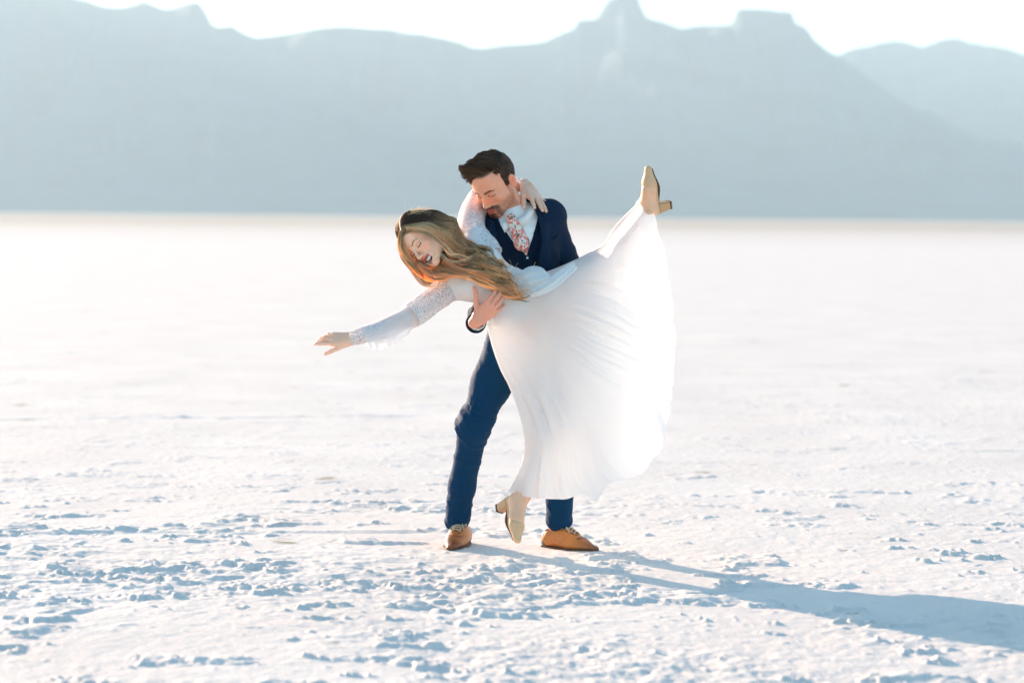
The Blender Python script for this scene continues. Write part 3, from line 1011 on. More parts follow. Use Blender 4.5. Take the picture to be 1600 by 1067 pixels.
# ---- tie
tie = Shape()
tp_ = [onfront(802, 349, 0.020), onfront(808, 363, 0.018), onfront(816, 381, 0.014), onfront(824, 396, 0.006)]
ax_f = nrm((0.2, -1, 0.25))
tie.cap(onfront(798, 341, 0.022), onfront(803, 350, 0.020), 0.019, 0.012, 0.006, flat=(ax_f, 0.55))
tie.chain(tp_, [0.013, 0.018, 0.023, 0.010], 0.020, flat=(ax_f, 0.28))
V, F = tie.mesh(0.0022, 1)
def tie_mat():
    m, nt, b = new_mat("floral_silk")
    L = nt.links.new
    tc = nt.nodes.new("ShaderNodeTexCoord")
    b.inputs["Roughness"].default_value = 0.55
    vo = nt.nodes.new("ShaderNodeTexVoronoi"); vo.inputs["Scale"].default_value = 105; vo.inputs["Randomness"].default_value = 0.9
    nzd = nt.nodes.new("ShaderNodeTexNoise"); nzd.inputs["Scale"].default_value = 70; nzd.inputs["Detail"].default_value = 3
    vam = nt.nodes.new("ShaderNodeMix"); vam.data_type = "VECTOR"; vam.inputs[0].default_value = 0.018
    L(tc.outputs["Object"], nzd.inputs["Vector"]); L(tc.outputs["Object"], vam.inputs[4]); L(nzd.outputs["Color"], vam.inputs[5]); L(vam.outputs[1], vo.inputs["Vector"])
    cr = nt.nodes.new("ShaderNodeValToRGB"); cr.color_ramp.interpolation = 'CONSTANT'
    els = cr.color_ramp.elements
    cols = [(0.72, 0.08, 0.05), (0.85, 0.45, 0.40), (0.78, 0.14, 0.12), (0.80, 0.70, 0.55), (0.75, 0.22, 0.16), (0.12, 0.14, 0.10), (0.85, 0.16, 0.14), (0.70, 0.30, 0.12)]
    els[0].position = 0; els[0].color = (*cols[0], 1)
    els[1].position = 1 / 8; els[1].color = (*cols[1], 1)
    for i in range(2, 8):
        e = els.new(i / 8); e.color = (*cols[i], 1)
    sp = nt.nodes.new("ShaderNodeSeparateColor"); L(vo.outputs["Color"], sp.inputs[0]); L(sp.outputs[0], cr.inputs[0])
    mr = nt.nodes.new("ShaderNodeMapRange"); mr.inputs[1].default_value = 0.62; mr.inputs[2].default_value = 0.74; L(vo.outputs["Distance"], mr.inputs[0])
    mx = nt.nodes.new("ShaderNodeMix"); mx.data_type = 'RGBA'; mx.inputs[7].default_value = (0.80, 0.72, 0.66, 1)
    L(mr.outputs[0], mx.inputs[0]); L(cr.outputs[0], mx.inputs[6]); L(mx.outputs[2], b.inputs["Base Color"])
    return m
tie_o = build("tie", V, F, tie_mat(), man)
tie_o['label'] = "white tie printed with red and pink flowers"

# ---- waistcoat and jacket share the carved V opening
def wedge_cut(S, pts, depth=0.22, k=0.004):
    """remove a prism whose outline (photo px) is seen from the camera, reaching back to the torso core"""
    pts = [np.array([(a - 800.0), (b - HOR)]) for a, b in pts]
    P0 = np.array(pts); n = len(P0)
    def fn(p):
        Y = p[:, 1]
        q = np.stack([p[:, 0] * FPX / D, (CH - p[:, 2]) * FPX / D], 1) 
        d = np.full(len(q), 1e9); s = np.ones(len(q))
        j = n - 1
        for i in range(n):
            e = P0[j] - P0[i]; w = q - P0[i]
            b = w - e * np.clip((w @ e) / (e @ e), 0, 1)[:, None]
            d = np.minimum(d, (b * b).sum(1))
            c1 = q[:, 1] >= P0[i][1]; c2 = q[:, 1] < P0[j][1]; c3 = e[0] * w[:, 1] > e[1] * w[:, 0]
            fl = (c1 & c2 & c3) | (~c1 & ~c2 & ~c3)
            s = np.where(fl, -s, s); j = i
        d = s * np.sqrt(d) * D / FPX
        return np.maximum(d, Y - (D - 0.0))
    S.custom(fn, (np.array([-1, 9, 0]), np.array([1, 11, 2])), k, '-')

vest = Shape(); man_core(vest, 0.011, arms=False)
wedge_cut(vest, [(758, 300), (850, 300), (841, 338), (833, 368), (823, 399), (800, 375), (781, 349)])
V, F = vest.mesh(0.003, 1)
V = wrinkle(V, F, 0.002, (0.7, 0, 1), 24, 21, 3)
vest_o = build("waistcoat", V, F, mat_vest, man)
def button(px, py, off, parent, r=0.0055):
    b = Shape(); c = onfront(px, py, off)
    b.cap(c, c, r, k=0.001, flat=((0, 1, 0), 0.4))
    V, F = b.mesh(0.0015, 1)
    return build("button", V, F, mat_button, parent)
button(824, 403, 0.014, vest_o)

jk = Shape(); man_core(jk, 0.020, arms=False)
jk.infl = 0
for a, b, c, fac in ((shL, elL, wrL, 1), (shR, elR, wrR + (elR - wrR) * 0.14, 1)):
    jk.cap(a, a, 0.063, k=0.02)
    jk.cap(a, b, 0.062, 0.056, 0.02)
    jk.cap(b, c, 0.054, 0.044, 0.03)
wedge_cut(jk, [(740, 290), (772, 300), (840, 295), (833, 318), (843, 350), (846, 380), (838, 420), (826, 470), (790, 470), (778, 400), (770, 350), (757, 335)])
V, F = jk.mesh(0.003, 1)
V = wrinkle(V, F, 1.0, (0.3, 0, 1), 15, 33, 2.6, mask=0.004 + 0.004 * sstep(0.05, 0.2, np.abs(V[:, 0] - P(830, 0)[0])))
jk_o = build("jacket", V, F, mat_suit, man)
def on_jacket(px, py, e=0.026): return onfront(px, py, e)
# lapels
slab("lapel", [on_jacket(831, 312, 0.032), on_jacket(842, 318, 0.030), on_jacket(853, 345), on_jacket(862, 352), on_jacket(856, 378), on_jacket(842, 425), on_jacket(838, 425), on_jacket(846, 380), on_jacket(843, 348)], 0.006, mat_suit, jk_o, (0.2, -1, 0.1))
slab("lapel", [on_jacket(772, 345), on_jacket(762, 342), on_jacket(760, 356), on_jacket(766, 372), on_jacket(775, 392), on_jacket(780, 392)], 0.006, mat_suit, jk_o, (-0.1, -1, 0.1))
slab("breast_pocket", [on_jacket(863, 371, 0.024), on_jacket(876, 364, 0.024), on_jacket(877, 368, 0.024), on_jacket(864, 375, 0.024)], 0.004, mat_suit, jk_o, (0.3, -1, 0))
# cuff of the right sleeve: open ring with the white shirt cuff inside
def ring(name, c, d, r0, r1, h, mat, parent, sq=None, n=32):
    d = nrm(d); t = nrm(np.cross(d, (0.3, 1, 0.1))); u = np.cross(d, t)
    prof = [(r0, -h / 2), (r0, h / 2), (r1, h / 2), (r1, -h / 2)]
    a = np.linspace(0, 2 * math.pi, n, endpoint=False)
    V = np.array([[c + d * z + (t * math.cos(x) + u * math.sin(x)) * r for (r, z) in prof] for x in a]).reshape(-1, 3)
    i = np.arange(n)[:, None]; j = np.arange(4)[None]
    F = np.stack([i * 4 + j, ((i + 1) % n) * 4 + j, ((i + 1) % n) * 4 + (j + 1) % 4, i * 4 + (j + 1) % 4], -1).reshape(-1, 4)
    return build(name, V, F, mat, parent)
fd = nrm(hw - wrR + (wrR - elR) * 0.5)
ring("sleeve_cuff", P(744, 504, -0.335), fd, 0.043, 0.037, 0.03, mat_suit, jk_o)
ring("shirt_cuff", P(746, 502, -0.350), fd, 0.0355, 0.032, 0.02, mat_shirt, shirt)

# ---- groom's hair
def scalp_hair_man():
    fr = MH
    n = 9000
    th = rng.uniform(0, 2 * math.pi, n); cz = rng.uniform(-0.45, 1, n)
    sz = np.sqrt(1 - cz ** 2)
    dirs = np.stack([sz * np.cos(th), sz * np.sin(th), cz], 1)
    R = np.array([0.0755, 0.098, 0.088]); C0 = np.array([0, -0.018, 0.032])
    root = C0 + dirs * R
    x, y, z = root.T
    ax = np.abs(x)
    hairline = 0.067 + 0 * x
    front = (y > 0.030)
    keep = np.where(front, (z > hairline) & (ax < 0.056 + 0.10 * (z - 0.066)), True)
    temple = (y > 0.0) & (y <= 0.030) & (z < 0.064)
    keep &= np.where(temple, (y < 0.022 - 0.12 * (0.03 - z) * (z < 0.03)) & (z > -0.036), True)
    keep &= np.where(y <= 0.0, z > -0.040, True)
    keep &= ~((ax > 0.058) & (y < 0.000) & (y > -0.034) & (z < 0.020))
    root, dirs = root[keep], dirs[keep]; n = len(root)
    for _ in range(6):       # onto the skin
        dd = sdf_eval(hd.p, (root * fr.s) @ fr.R + fr.o) / fr.s
        root = root + dirs * np.maximum(0, -dd)[:, None]
    k2 = ~((root[:, 1] > 0.040) & (root[:, 2] < 0.084 - 0.012 * sstep(-0.005, 0.03, root[:, 0])))
    root, dirs = root[k2], dirs[k2]; n = len(root)
    x, y, z = root.T
    top = sstep(0.066, 0.098, z)
    fronty = sstep(-0.03, 0.055, y)
    part = np.exp(-((x + 0.040) / 0.006) ** 2) * sstep(0.0, 0.03, y)       # side parting on his left
    L = (0.013 + 0.020 * top + 0.034 * top * fronty + 0.010 * sstep(0.03, 0.05, y)) * (1 - 0.12 * part)
    side = np.sign(x)
    one = np.ones(n)
    comb_top = np.stack([0.85 * one, 0.42 - 0.22 * fronty, 0.10 + 0.85 * fronty], 1)
    comb_side = np.stack([0.10 * side, -0.55 * one, -0.75 * one], 1)
    d0 = comb_top * top[:, None] + comb_side * (1 - top)[:, None]
    cl = np.stack([fbm(root * 55, 5, 2), fbm(root * 55, 9, 2), fbm(root * 55, 12, 2)], 1)
    d0 += 0.28 * cl * (0.35 + 0.65 * top)[:, None] + 0.05 * rng.normal(size=(n, 3))
    m = 8
    pts = np.zeros((n, m, 3)); pts[:, 0] = root - dirs * 0.004
    d = dirs * (0.30 + 0.75 * top * fronty)[:, None] + d0 * 0.8
    for i in range(1, m):
        d /= np.linalg.norm(d, axis=1, keepdims=True)
        pts[:, i] = pts[:, i - 1] + d * (L / (m - 1))[:, None]
        q = (pts[:, i] - C0) / (R + 0.002)
        r = np.linalg.norm(q, axis=1)
        inside = r < 1
        pts[inside, i] = (C0 + q[inside] / r[inside, None] * (R + 0.002))
        tang = d0 - dirs * ((d0 * dirs).sum(1) * 0.7)[:, None]
        bend = (top * fronty)[:, None] * np.array([0.10, 0.06, -0.16]) * (i / m)
        d = d * 0.68 + tang * 0.34 + bend
    W = (pts.reshape(-1, 3) * fr.s) @ fr.R + fr.o
    W = W.reshape(n, m, 3); Wt = W[:, 1:].reshape(-1, 3).copy(); W[:, 1:] = push_out(Wt, hd.p, 0.0016, None, 3).reshape(n, m - 1, 3); W = W.reshape(-1, 3)
    rad = np.linspace(0.0019, 0.0008, m)[None] * rng.uniform(0.7, 1.2, n)[:, None]
    V, F = tubes(W.reshape(n, m, 3), rad, 3)
    tone = (0.8 + 0.7 * np.clip(fbm(root * 90, 31, 2), -0.6, 0.8)) * rng.uniform(0.8, 1.25, n)
    c = np.array([0.095, 0.044, 0.021])[None] * tone[:, None]
    C = np.repeat(c, m * 3, 0)
    u = Shape(); u.fr = fr
    u.ell((0, -0.020, 0.034), (0.0750, 0.0965, 0.0865), 0.01)
    u.box((0, 0.10, 0.0), (0.2, 0.068, 0.068), 0.004, 0.006, op='-')
    for s in (-1, 1):
        u.box((s * 0.09, 0.07, 0.045), (0.035, 0.06, 0.045), 0.01, 0.008, op='-')
        u.box((s * 0.085, -0.016, -0.040), (0.040, 0.020, 0.058), 0.006, 0.004, op='-')
    u.box((0, 0.0, -0.115), (0.12, 0.2, 0.08), 0.01, 0.01, op='-')
    V2, F2 = u.mesh(0.0025, 1)
    C2 = np.tile([0.024, 0.013, 0.008], (len(V2), 1))
    Va, Fa = joined([(V, F), (V2, F2)])
    return Va, Fa, np.concatenate([C, C2])
mat_hair = tinted("hair", rough=0.5, spec=0.4, trans=0.18)
V, F, C = scalp_hair_man()
build("hair", V, F, mat_hair, man, col=C)

# ---- groom's shoes
def mans_shoe(heel, yaw, pitch=0.0, roll=0.0):
    """laced leather shoe, heel at the given ground point, toe towards yaw"""
    fwd = np.array([math.cos(yaw) * math.cos(pitch), math.sin(yaw) * math.cos(pitch), math.sin(pitch)])
    up0 = np.array([0, 0, 1.0]) - fwd * fwd[2]
    fr = Frame(heel, fwd, up0)
    u = Shape(); u.fr = fr
    up = (0, 0, 1)
    u.cap((0, 0.036, 0.040), (0, 0.045, 0.056), 0.033, 0.032, 0.02)
    u.cap((0, 0.060, 0.040), (0, 0.125, 0.048), 0.034, 0.036, 0.03)
    u.cap((0, 0.110, 0.054), (0.003, 0.200, 0.026), 0.033, 0.034, 0.05)
    u.cap((0.003, 0.160, 0.028), (-0.002, 0.262, 0.012), 0.041, 0.024, 0.04, flat=(up, 0.66))
    u.box((0, 0.15, -0.045), (0.2, 0.3, 0.055), 0.002, 0.003, op='-')
    u.cap((0, 0.030, 0.098), (0, 0.085, 0.104), 0.030, 0.030, 0.006, op='-')
    V, F = u.mesh(0.0024, 1)
    so_ = Shape(); so_.fr = fr
    so_.cap((0, 0.036, 0.006), (0, 0.10, 0.006), 0.028, 0.025, 0.02, flat=(up, 0.16))
    so_.cap((0, 0.10, 0.006), (0.004, 0.19, 0.006), 0.025, 0.032, 0.02, flat=(up, 0.15))
    so_.cap((0.004, 0.19, 0.006), (-0.002, 0.264, 0.008), 0.032, 0.020, 0.02, flat=(up, 0.15))
    so_.box((0, 0.036, 0.004), (0.026, 0.030, 0.008), 0.006, 0.004)
    V2, F2 = so_.mesh(0.0024, 1)
    q = fr.loc(V); nz_ = fbm(V * 30, 3, 3)
    dk = np.clip(sstep(0.15, 0.27, q[:, 1]) * 0.75 + sstep(0.022, 0.010, q[:, 2]) * 0.5 + 0.22 * nz_, 0, 1)[:, None]
    LC = np.array([0.66, 0.21, 0.045]) * (1 - dk) + np.array([0.22, 0.055, 0.018]) * dk
    root = build("shoe", V, F, mat_leather, man, col=LC)
    build("sole", V2, F2, mat_sole, root)
    hc = Shape(); hc.fr = fr
    hc.cap((0, 0.0355, 0.030), (0, 0.036, 0.050), 0.0352, 0.0335, 0.01)
    hc.box((0, 0.11, 0.04), (0.1, 0.075, 0.1), 0.001, 0.002, op='-')
    hc.box((0, 0.0, -0.04), (0.1, 0.1, 0.052), 0.001, 0.002, op='-')
    V3, F3 = hc.mesh(0.0024, 1)
    build("heel_patch", V3, F3, mat_heelgrey, root)
    ls = []; seams = []
    def topz(x, y, lift):
        z = np.linspace(0.13, 0.0, 260); Q = fr.w(np.stack([np.full(260, x), np.full(260, y), z], 1))
        d = sdf_eval(u.p, Q)
        n = np.argmax(d < 0.001) if (d < 0.001).any() else 259
        return fr.w((x, y, z[n] + lift))
    for i in range(5):
        y = 0.116 + i * 0.0145
        ls.append(catmull([topz(-0.021, y + 0.004, 0.001), topz(-0.010, y, 0.0035), topz(0.010, y - 0.001, 0.0035), topz(0.021, y + 0.004, 0.001)], 9))
    for s in (-1, 1):
        c = topz(0, 0.112, 0.006)
        ls.append(catmull([c, topz(s * 0.018, 0.104, 0.012), topz(s * 0.030, 0.116, 0.004), topz(s * 0.012, 0.120, 0.007)], 9))
        ls.append(catmull([c, topz(s * 0.012, 0.128, 0.008), topz(s * 0.024, 0.146, 0.004), topz(s * 0.030, 0.160, 0.002)], 9))
        seams.append(catmull([topz(s * 0.012, 0.188, 0.0004), topz(s * 0.020, 0.180, 0.0004), topz(s * 0.027, 0.150, 0.0004), topz(s * 0.030, 0.110, 0.0004)], 12))
        seams.append(catmull([topz(s * 0.005, 0.182, 0.0008), topz(s * 0.006, 0.160, 0.001), topz(s * 0.007, 0.140, 0.001), topz(s * 0.007, 0.110, 0.001)], 12))
    seams.append(catmull([topz(-0.032, 0.196, 0.0004), topz(-0.016, 0.214, 0.0004), topz(0.016, 0.214, 0.0004), topz(0.032, 0.196, 0.0004)], 12))
    Vs_, Fs_ = tubes(np.array(seams), np.full((len(seams), 12), 0.0016), 5)
    build("stitching", Vs_, Fs_, mat_sole, root)
    V4, F4 = tubes(np.array(ls), np.full((len(ls), 9), 0.0030), 5)
    build("laces", V4, F4, mat_lace, root)
    return root
mans_shoe(P(726, 845, 0.20) * np.array([1, 1, 0]) + np.array([0.005, 0.02, -0.002]), math.radians(-90 - 13))
mans_shoe(np.array([(851 - 800) * (D + 0.13) / FPX, D + 0.11, -0.004]), math.radians(-32))

#@@BRIDE
# ================================================================== THE BRIDE
bride = empty("person", P(800, 480, -0.25), "bride in white lace dress leaning back over the man's arm with one leg raised", "person")
BH = Frame(P(661, 373, -0.33), np.array([-0.37, -0.75, -0.54]), np.array([-0.83, 0.01, 0.55]), 0.97)
b_neck = P(716, 409, -0.26)
b_shR = P(701, 451, -0.27); b_elR = P(641, 495, -0.40); b_wrR = P(549, 529, -0.42)
b_shL = P(744, 372, -0.20); b_elL = P(747, 307, 0.08); b_wrL = P(817, 290, 0.09)
b_chest = P(741, 424, -0.255); b_waist = P(797, 460, -0.25); b_pel = P(838, 480, -0.22)
bt = nrm(b_pel - b_chest)                   # along the spine towards the hips
b_side = nrm(np.cross(bt, (0, 1, 0)))
b_fwd = np.array([0, -1.0, 0])
lhip, lkn, lan = P(862, 466, -0.18), P(940, 411, 0.02), P(1006, 325, 0.16)
rhip, rkn, ran = P(838, 497, -0.22), P(860, 640, -0.24), P(821, 764, -0.20)

def bride_core(S, e, arms=True):
    S.infl = e
    S.fr = Frame(b_chest, b_fwd, -bt)
    S.ell((0, 0, 0.0), (0.125, 0.088, 0.125), 0.05)
    S.fr = Frame(b_waist, b_fwd, -bt)
    S.ell((0, 0, 0.0), (0.108, 0.082, 0.13), 0.05)
    S.fr = Frame(b_pel, b_fwd, -bt)
    S.ell((0, 0, 0.0), (0.135, 0.098, 0.11), 0.05)
    S.fr = WORLD
    S.ell(P(742, 446, -0.325), (0.050, 0.040, 0.048), 0.04)
    S.ell(P(763, 410, -0.315), (0.048, 0.038, 0.048), 0.04)
    nk = P(722, 413, -0.26)
    S.cap(nk, b_shR, 0.048, 0.045, 0.05)
    S.cap(nk, b_shL, 0.048, 0.045, 0.05)

bb = Shape()
bride_core(bb, -0.006)
bb.infl = 0
n_arm0 = len(bb.p)
for a, b, c in ((b_shR, b_elR, b_wrR), (P(738, 348, -0.10), b_elL, b_wrL)):
    bb.cap(a, b, 0.040, 0.034, 0.03); bb.cap(b, c, 0.033, 0.023, 0.02)
bb.cap(b_shL, P(738, 348, -0.10), 0.042, 0.040, 0.03)
arm_prims = bb.p[n_arm0:]
n_leg0 = len(bb.p)
for h_, k_, a_ in ((lhip, lkn, lan), (rhip, rkn, ran)):
    bb.cap(h_, k_, 0.066, 0.042, 0.04); bb.cap(k_, k_ + (a_ - k_) * 0.35, 0.041, 0.041, 0.03); bb.cap(k_ + (a_ - k_) * 0.35, a_, 0.041, 0.026, 0.02)
leg_prims = bb.p[n_leg0:] + bb.p[:3]
# feet: frame origin under the heel, y to the toes, z out of the instep
FL = Frame(P(1026, 336, 0.145), P(1017, 262, 0.09) - P(1026, 336, 0.145), np.array([-1.0, -0.75, 0.15]))
FR = Frame(P(797, 775, -0.175), P(803, 834, -0.275) - P(797, 775, -0.175), np.array([0.75, -0.9, 0.1]))
def foot(S, fr, ankle):
    a = fr.loc(ankle)
    S.fr = fr
    S.cap(a, (0, 0.035, 0.030), 0.028, 0.026, 0.03)
    S.cap(a, (0, 0.120, 0.028), 0.027, 0.024, 0.035)
    S.cap((0, 0.035, 0.026), (0, 0.13, 0.022), 0.025, 0.027, 0.03)
    S.cap((0, 0.13, 0.022), (0, 0.19, 0.018), 0.030, 0.020, 0.02, flat=((0, 0, 1), 0.65))
    S.fr = WORLD
foot(bb, FL, lan); foot(bb, FR, ran)
V1, F1 = bb.mesh(0.004, 2)
hd = Shape(); head_shape(hd, BH, female=True, open_mouth=True, neck_to=b_neck + np.array([0.02, 0, 0]), neck_r=0.047)
V2, F2 = hd.mesh(0.0022, 1)
hn = Shape()
nl1 = hand_shape(hn, b_wrR, P(512, 529, -0.43) - b_wrR, np.array([0.05, -0.75, 0.65]), right=True, s=0.92,
           curl=(0.02, 0.28, 0.34, 0.42), spread=(0.0, -0.03, -0.10, -0.20), thumb=(0.45, 0.1, 0.1))
hn.cap(b_wrR, b_wrR + (b_elR - b_wrR) * 0.2, 0.0225, 0.025, 0.01)
wl = P(824, 292, 0.050)
nl2 = hand_shape(hn, wl, P(842, 315, -0.045) - wl, np.array([0.50, -0.62, 0.55]), right=False, s=1.10,
           curl=(0.06, 0.06, 0.10, 0.02), spread=(0.16, 0.02, -0.06, -0.42), thumb=(0.42, 0.15, 0.1))
hn.cap(b_wrL, wl, 0.0225, 0.0225, 0.01)
V3, F3 = hn.mesh(0.0022, 1)
C2 = face_tint(V2, BH, SKIN_F, (0.55, 0.10, 0.10), (0.10, 0.055, 0.03), (0.02, 0.012, 0.01), True, extra_blush=0.2, mouth='open')
C3 = knuckle_tint(tint_const(V3, SKIN_F), V3, nl1 + nl2, (0.82, 0.52, 0.44))
V, F = joined([(V1, F1), (V2, F2), (V3, F3)])
body_b = build("body", V, F, mat_skin, bride, col=np.concatenate([tint_const(V1, (0.88, 0.49, 0.31)), C2, C3]))
th_ = Shape(); th_.fr = BH
for s_ in (-1, 1):
    th_.cap((0, 0.0850, -0.0700), (s_ * 0.021, 0.078, -0.0670), 0.0078, 0.0064, k=0.002)
V, F = th_.mesh(0.0018, 1)
build("teeth", V, F, mat_teeth, bride)

# ---- dress: bodice and lace sleeves
dress = Shape(); bride_core(dress, 0.006)
dress.infl = 0
wc = P(824, 473, -0.25); dress.box(wc + bt * 0.2, (0.3, 0.3, 0.2), 0.001, 0.002, rot=(nrm(np.cross(bt, (0, 1, 0))), np.cross(bt, nrm(np.cross(bt, (0, 1, 0)))), bt), op='-')
dress.cap(P(716, 405, -0.26), P(700, 396, -0.27), 0.075, 0.06, 0.01, op='-')
V, F = dress.mesh(0.003, 1)
V = wrinkle(V, F, 0.0028, bt, 18, 41, 2.4)
bod = build("dress", V, F, mat_bodice, bride)
bod['label'] = "white wedding dress with lace sleeves and long chiffon skirt"

def tube_surface(cl, rads, n=40, wob=0.0, seed=0, flat=None):
    """open tube along a centreline; rads (m,) or (m,2)"""
    cl = np.asarray(cl); m = len(cl)
    T = np.gradient(cl, axis=0); T /= np.linalg.norm(T, axis=1, keepdims=True)
    a = np.linspace(0, 2 * math.pi, n, endpoint=False)
    V = np.zeros((m, n, 3))
    for i in range(m):
        t1 = nrm(np.cross(T[i], (0, 1, 0.05))); t2 = np.cross(T[i], t1)
        r = rads[i]
        rx, ry = (r, r) if np.isscalar(r) or np.ndim(r) == 0 else r
        V[i] = cl[i] + np.outer(np.cos(a) * rx, t1) + np.outer(np.sin(a) * ry, t2)
    V = V.reshape(-1, 3)
    F = grid_faces(m, n)[:, :]
    i = np.arange(m - 1)
    F = np.concatenate([F, np.stack([i * n + n - 1, (i + 1) * n + n - 1, (i + 1) * n, i * n], 1)])
    if wob:
        c0 = np.repeat(cl, n, 0); d = V - c0; d /= np.linalg.norm(d, axis=1, keepdims=True)
        V = V + d * (wob * fbm(V * 30, seed, 3))[:, None]
    return V, F
# upper-arm lace of the outstretched arm, from the shoulder to above the elbow
up = catmull([P(712, 447, -0.265), b_shR, P(672, 472, -0.335), P(641, 495, -0.402)], 22)
V, F = tube_surface(up, np.linspace(0.060, 0.053, 22), 48, 0.003, 3)
build("lace_sleeve", V, F, mat_lacecl, bod)
# sheer flared part hanging from elbow to wrist
m_ = 26
cl = catmull([P(650, 488, -0.385), P(624, 505, -0.41), P(598, 516, -0.42), P(572, 528, -0.42)], m_)
t = np.linspace(0, 1, m_)
V, F = tube_surface(cl, np.stack([0.040 + 0 * t, 0.040 + 0 * t], 1), 48, 0.004, 8)
# loose cloth blown down under the forearm
lowm = np.clip((cl.repeat(48, 0)[:, 2] - V[:, 2]) / 0.045, 0, 1)
tt = np.repeat(t, 48)
V[:, 2] -= lowm * 0.036 * np.sin(np.clip(tt * 1.05, 0, 1) * math.pi) ** 1.2
V[:, 2] += 0.006 * lowm * fbm(V * np.array([22, 9, 9]), 5, 2)
V = push_out(V, arm_prims, 0.007)
build("sheer_sleeve", V, F, mat_sheer, bod)
V2, F2 = tube_surface(catmull([P(640, 494, -0.40), P(618, 506, -0.41), P(600, 515, -0.415)], 14), np.full(14, 0.040), 40, 0.003, 18)
build("sleeve_lining", V2, F2, mat_sheer, bod)
# lace cuff
cf = catmull([P(602, 514, -0.42), P(578, 521, -0.42), P(560, 526, -0.42), P(548, 529, -0.42)], 18)
V, F = tube_surface(cf, np.linspace(0.038, 0.031, 18), 40, 0.003, 13)
build("lace_cuff", V, F, mat_lacecl, bod)
# scalloped ruffle fluttering under the cuff
def ruffle(path, drop, name, seed, mat=None):
    path = np.asarray(path); n = len(path); k = 10
    V = []
    for i in range(n):
        for j in range(k):
            u = j / (k - 1)
            s = math.sin(i * 1.15 + seed) * 0.012 * u + math.sin(i * 0.43 + seed * 2) * 0.010 * u
            sc_ = 1 + 0.18 * math.sin(i * 0.9 + seed)
            V.append(path[i] + np.array([0.010 * u, s, -drop[i] * u * sc_]))
    return build(name, np.array(V), grid_faces(n, k), mat or mat_sheer, bod)
pr = catmull([P(640, 505, -0.40), P(614, 521, -0.42), P(590, 530, -0.42), P(566, 534, -0.41)], 44)
ruffle(pr, 0.008 + 0.034 * np.sin(np.linspace(0, 1, 44) * math.pi) ** 0.8, "ruffle", 2.0)
# sleeve of the raised arm
up = catmull([P(766, 402, -0.24), P(754, 386, -0.215), P(737, 360, -0.15), P(738, 336, -0.03), P(747, 313, 0.075), P(760, 300, 0.10)], 28)
V, F = tube_surface(up, np.concatenate([np.linspace(0.064, 0.057, 18), np.linspace(0.056, 0.042, 10)]), 48, 0.004, 23)
build("lace_sleeve", V, F, mat_lacecl, bod)
cf = catmull([P(756, 303, 0.09), P(780, 293, 0.10), P(800, 289, 0.105), P(814, 290, 0.095)], 24)
V, F = tube_surface(cf, np.linspace(0.042, 0.031, 24), 40, 0.003, 29)
build("lace_cuff", V, F, mat_lacecl, bod)

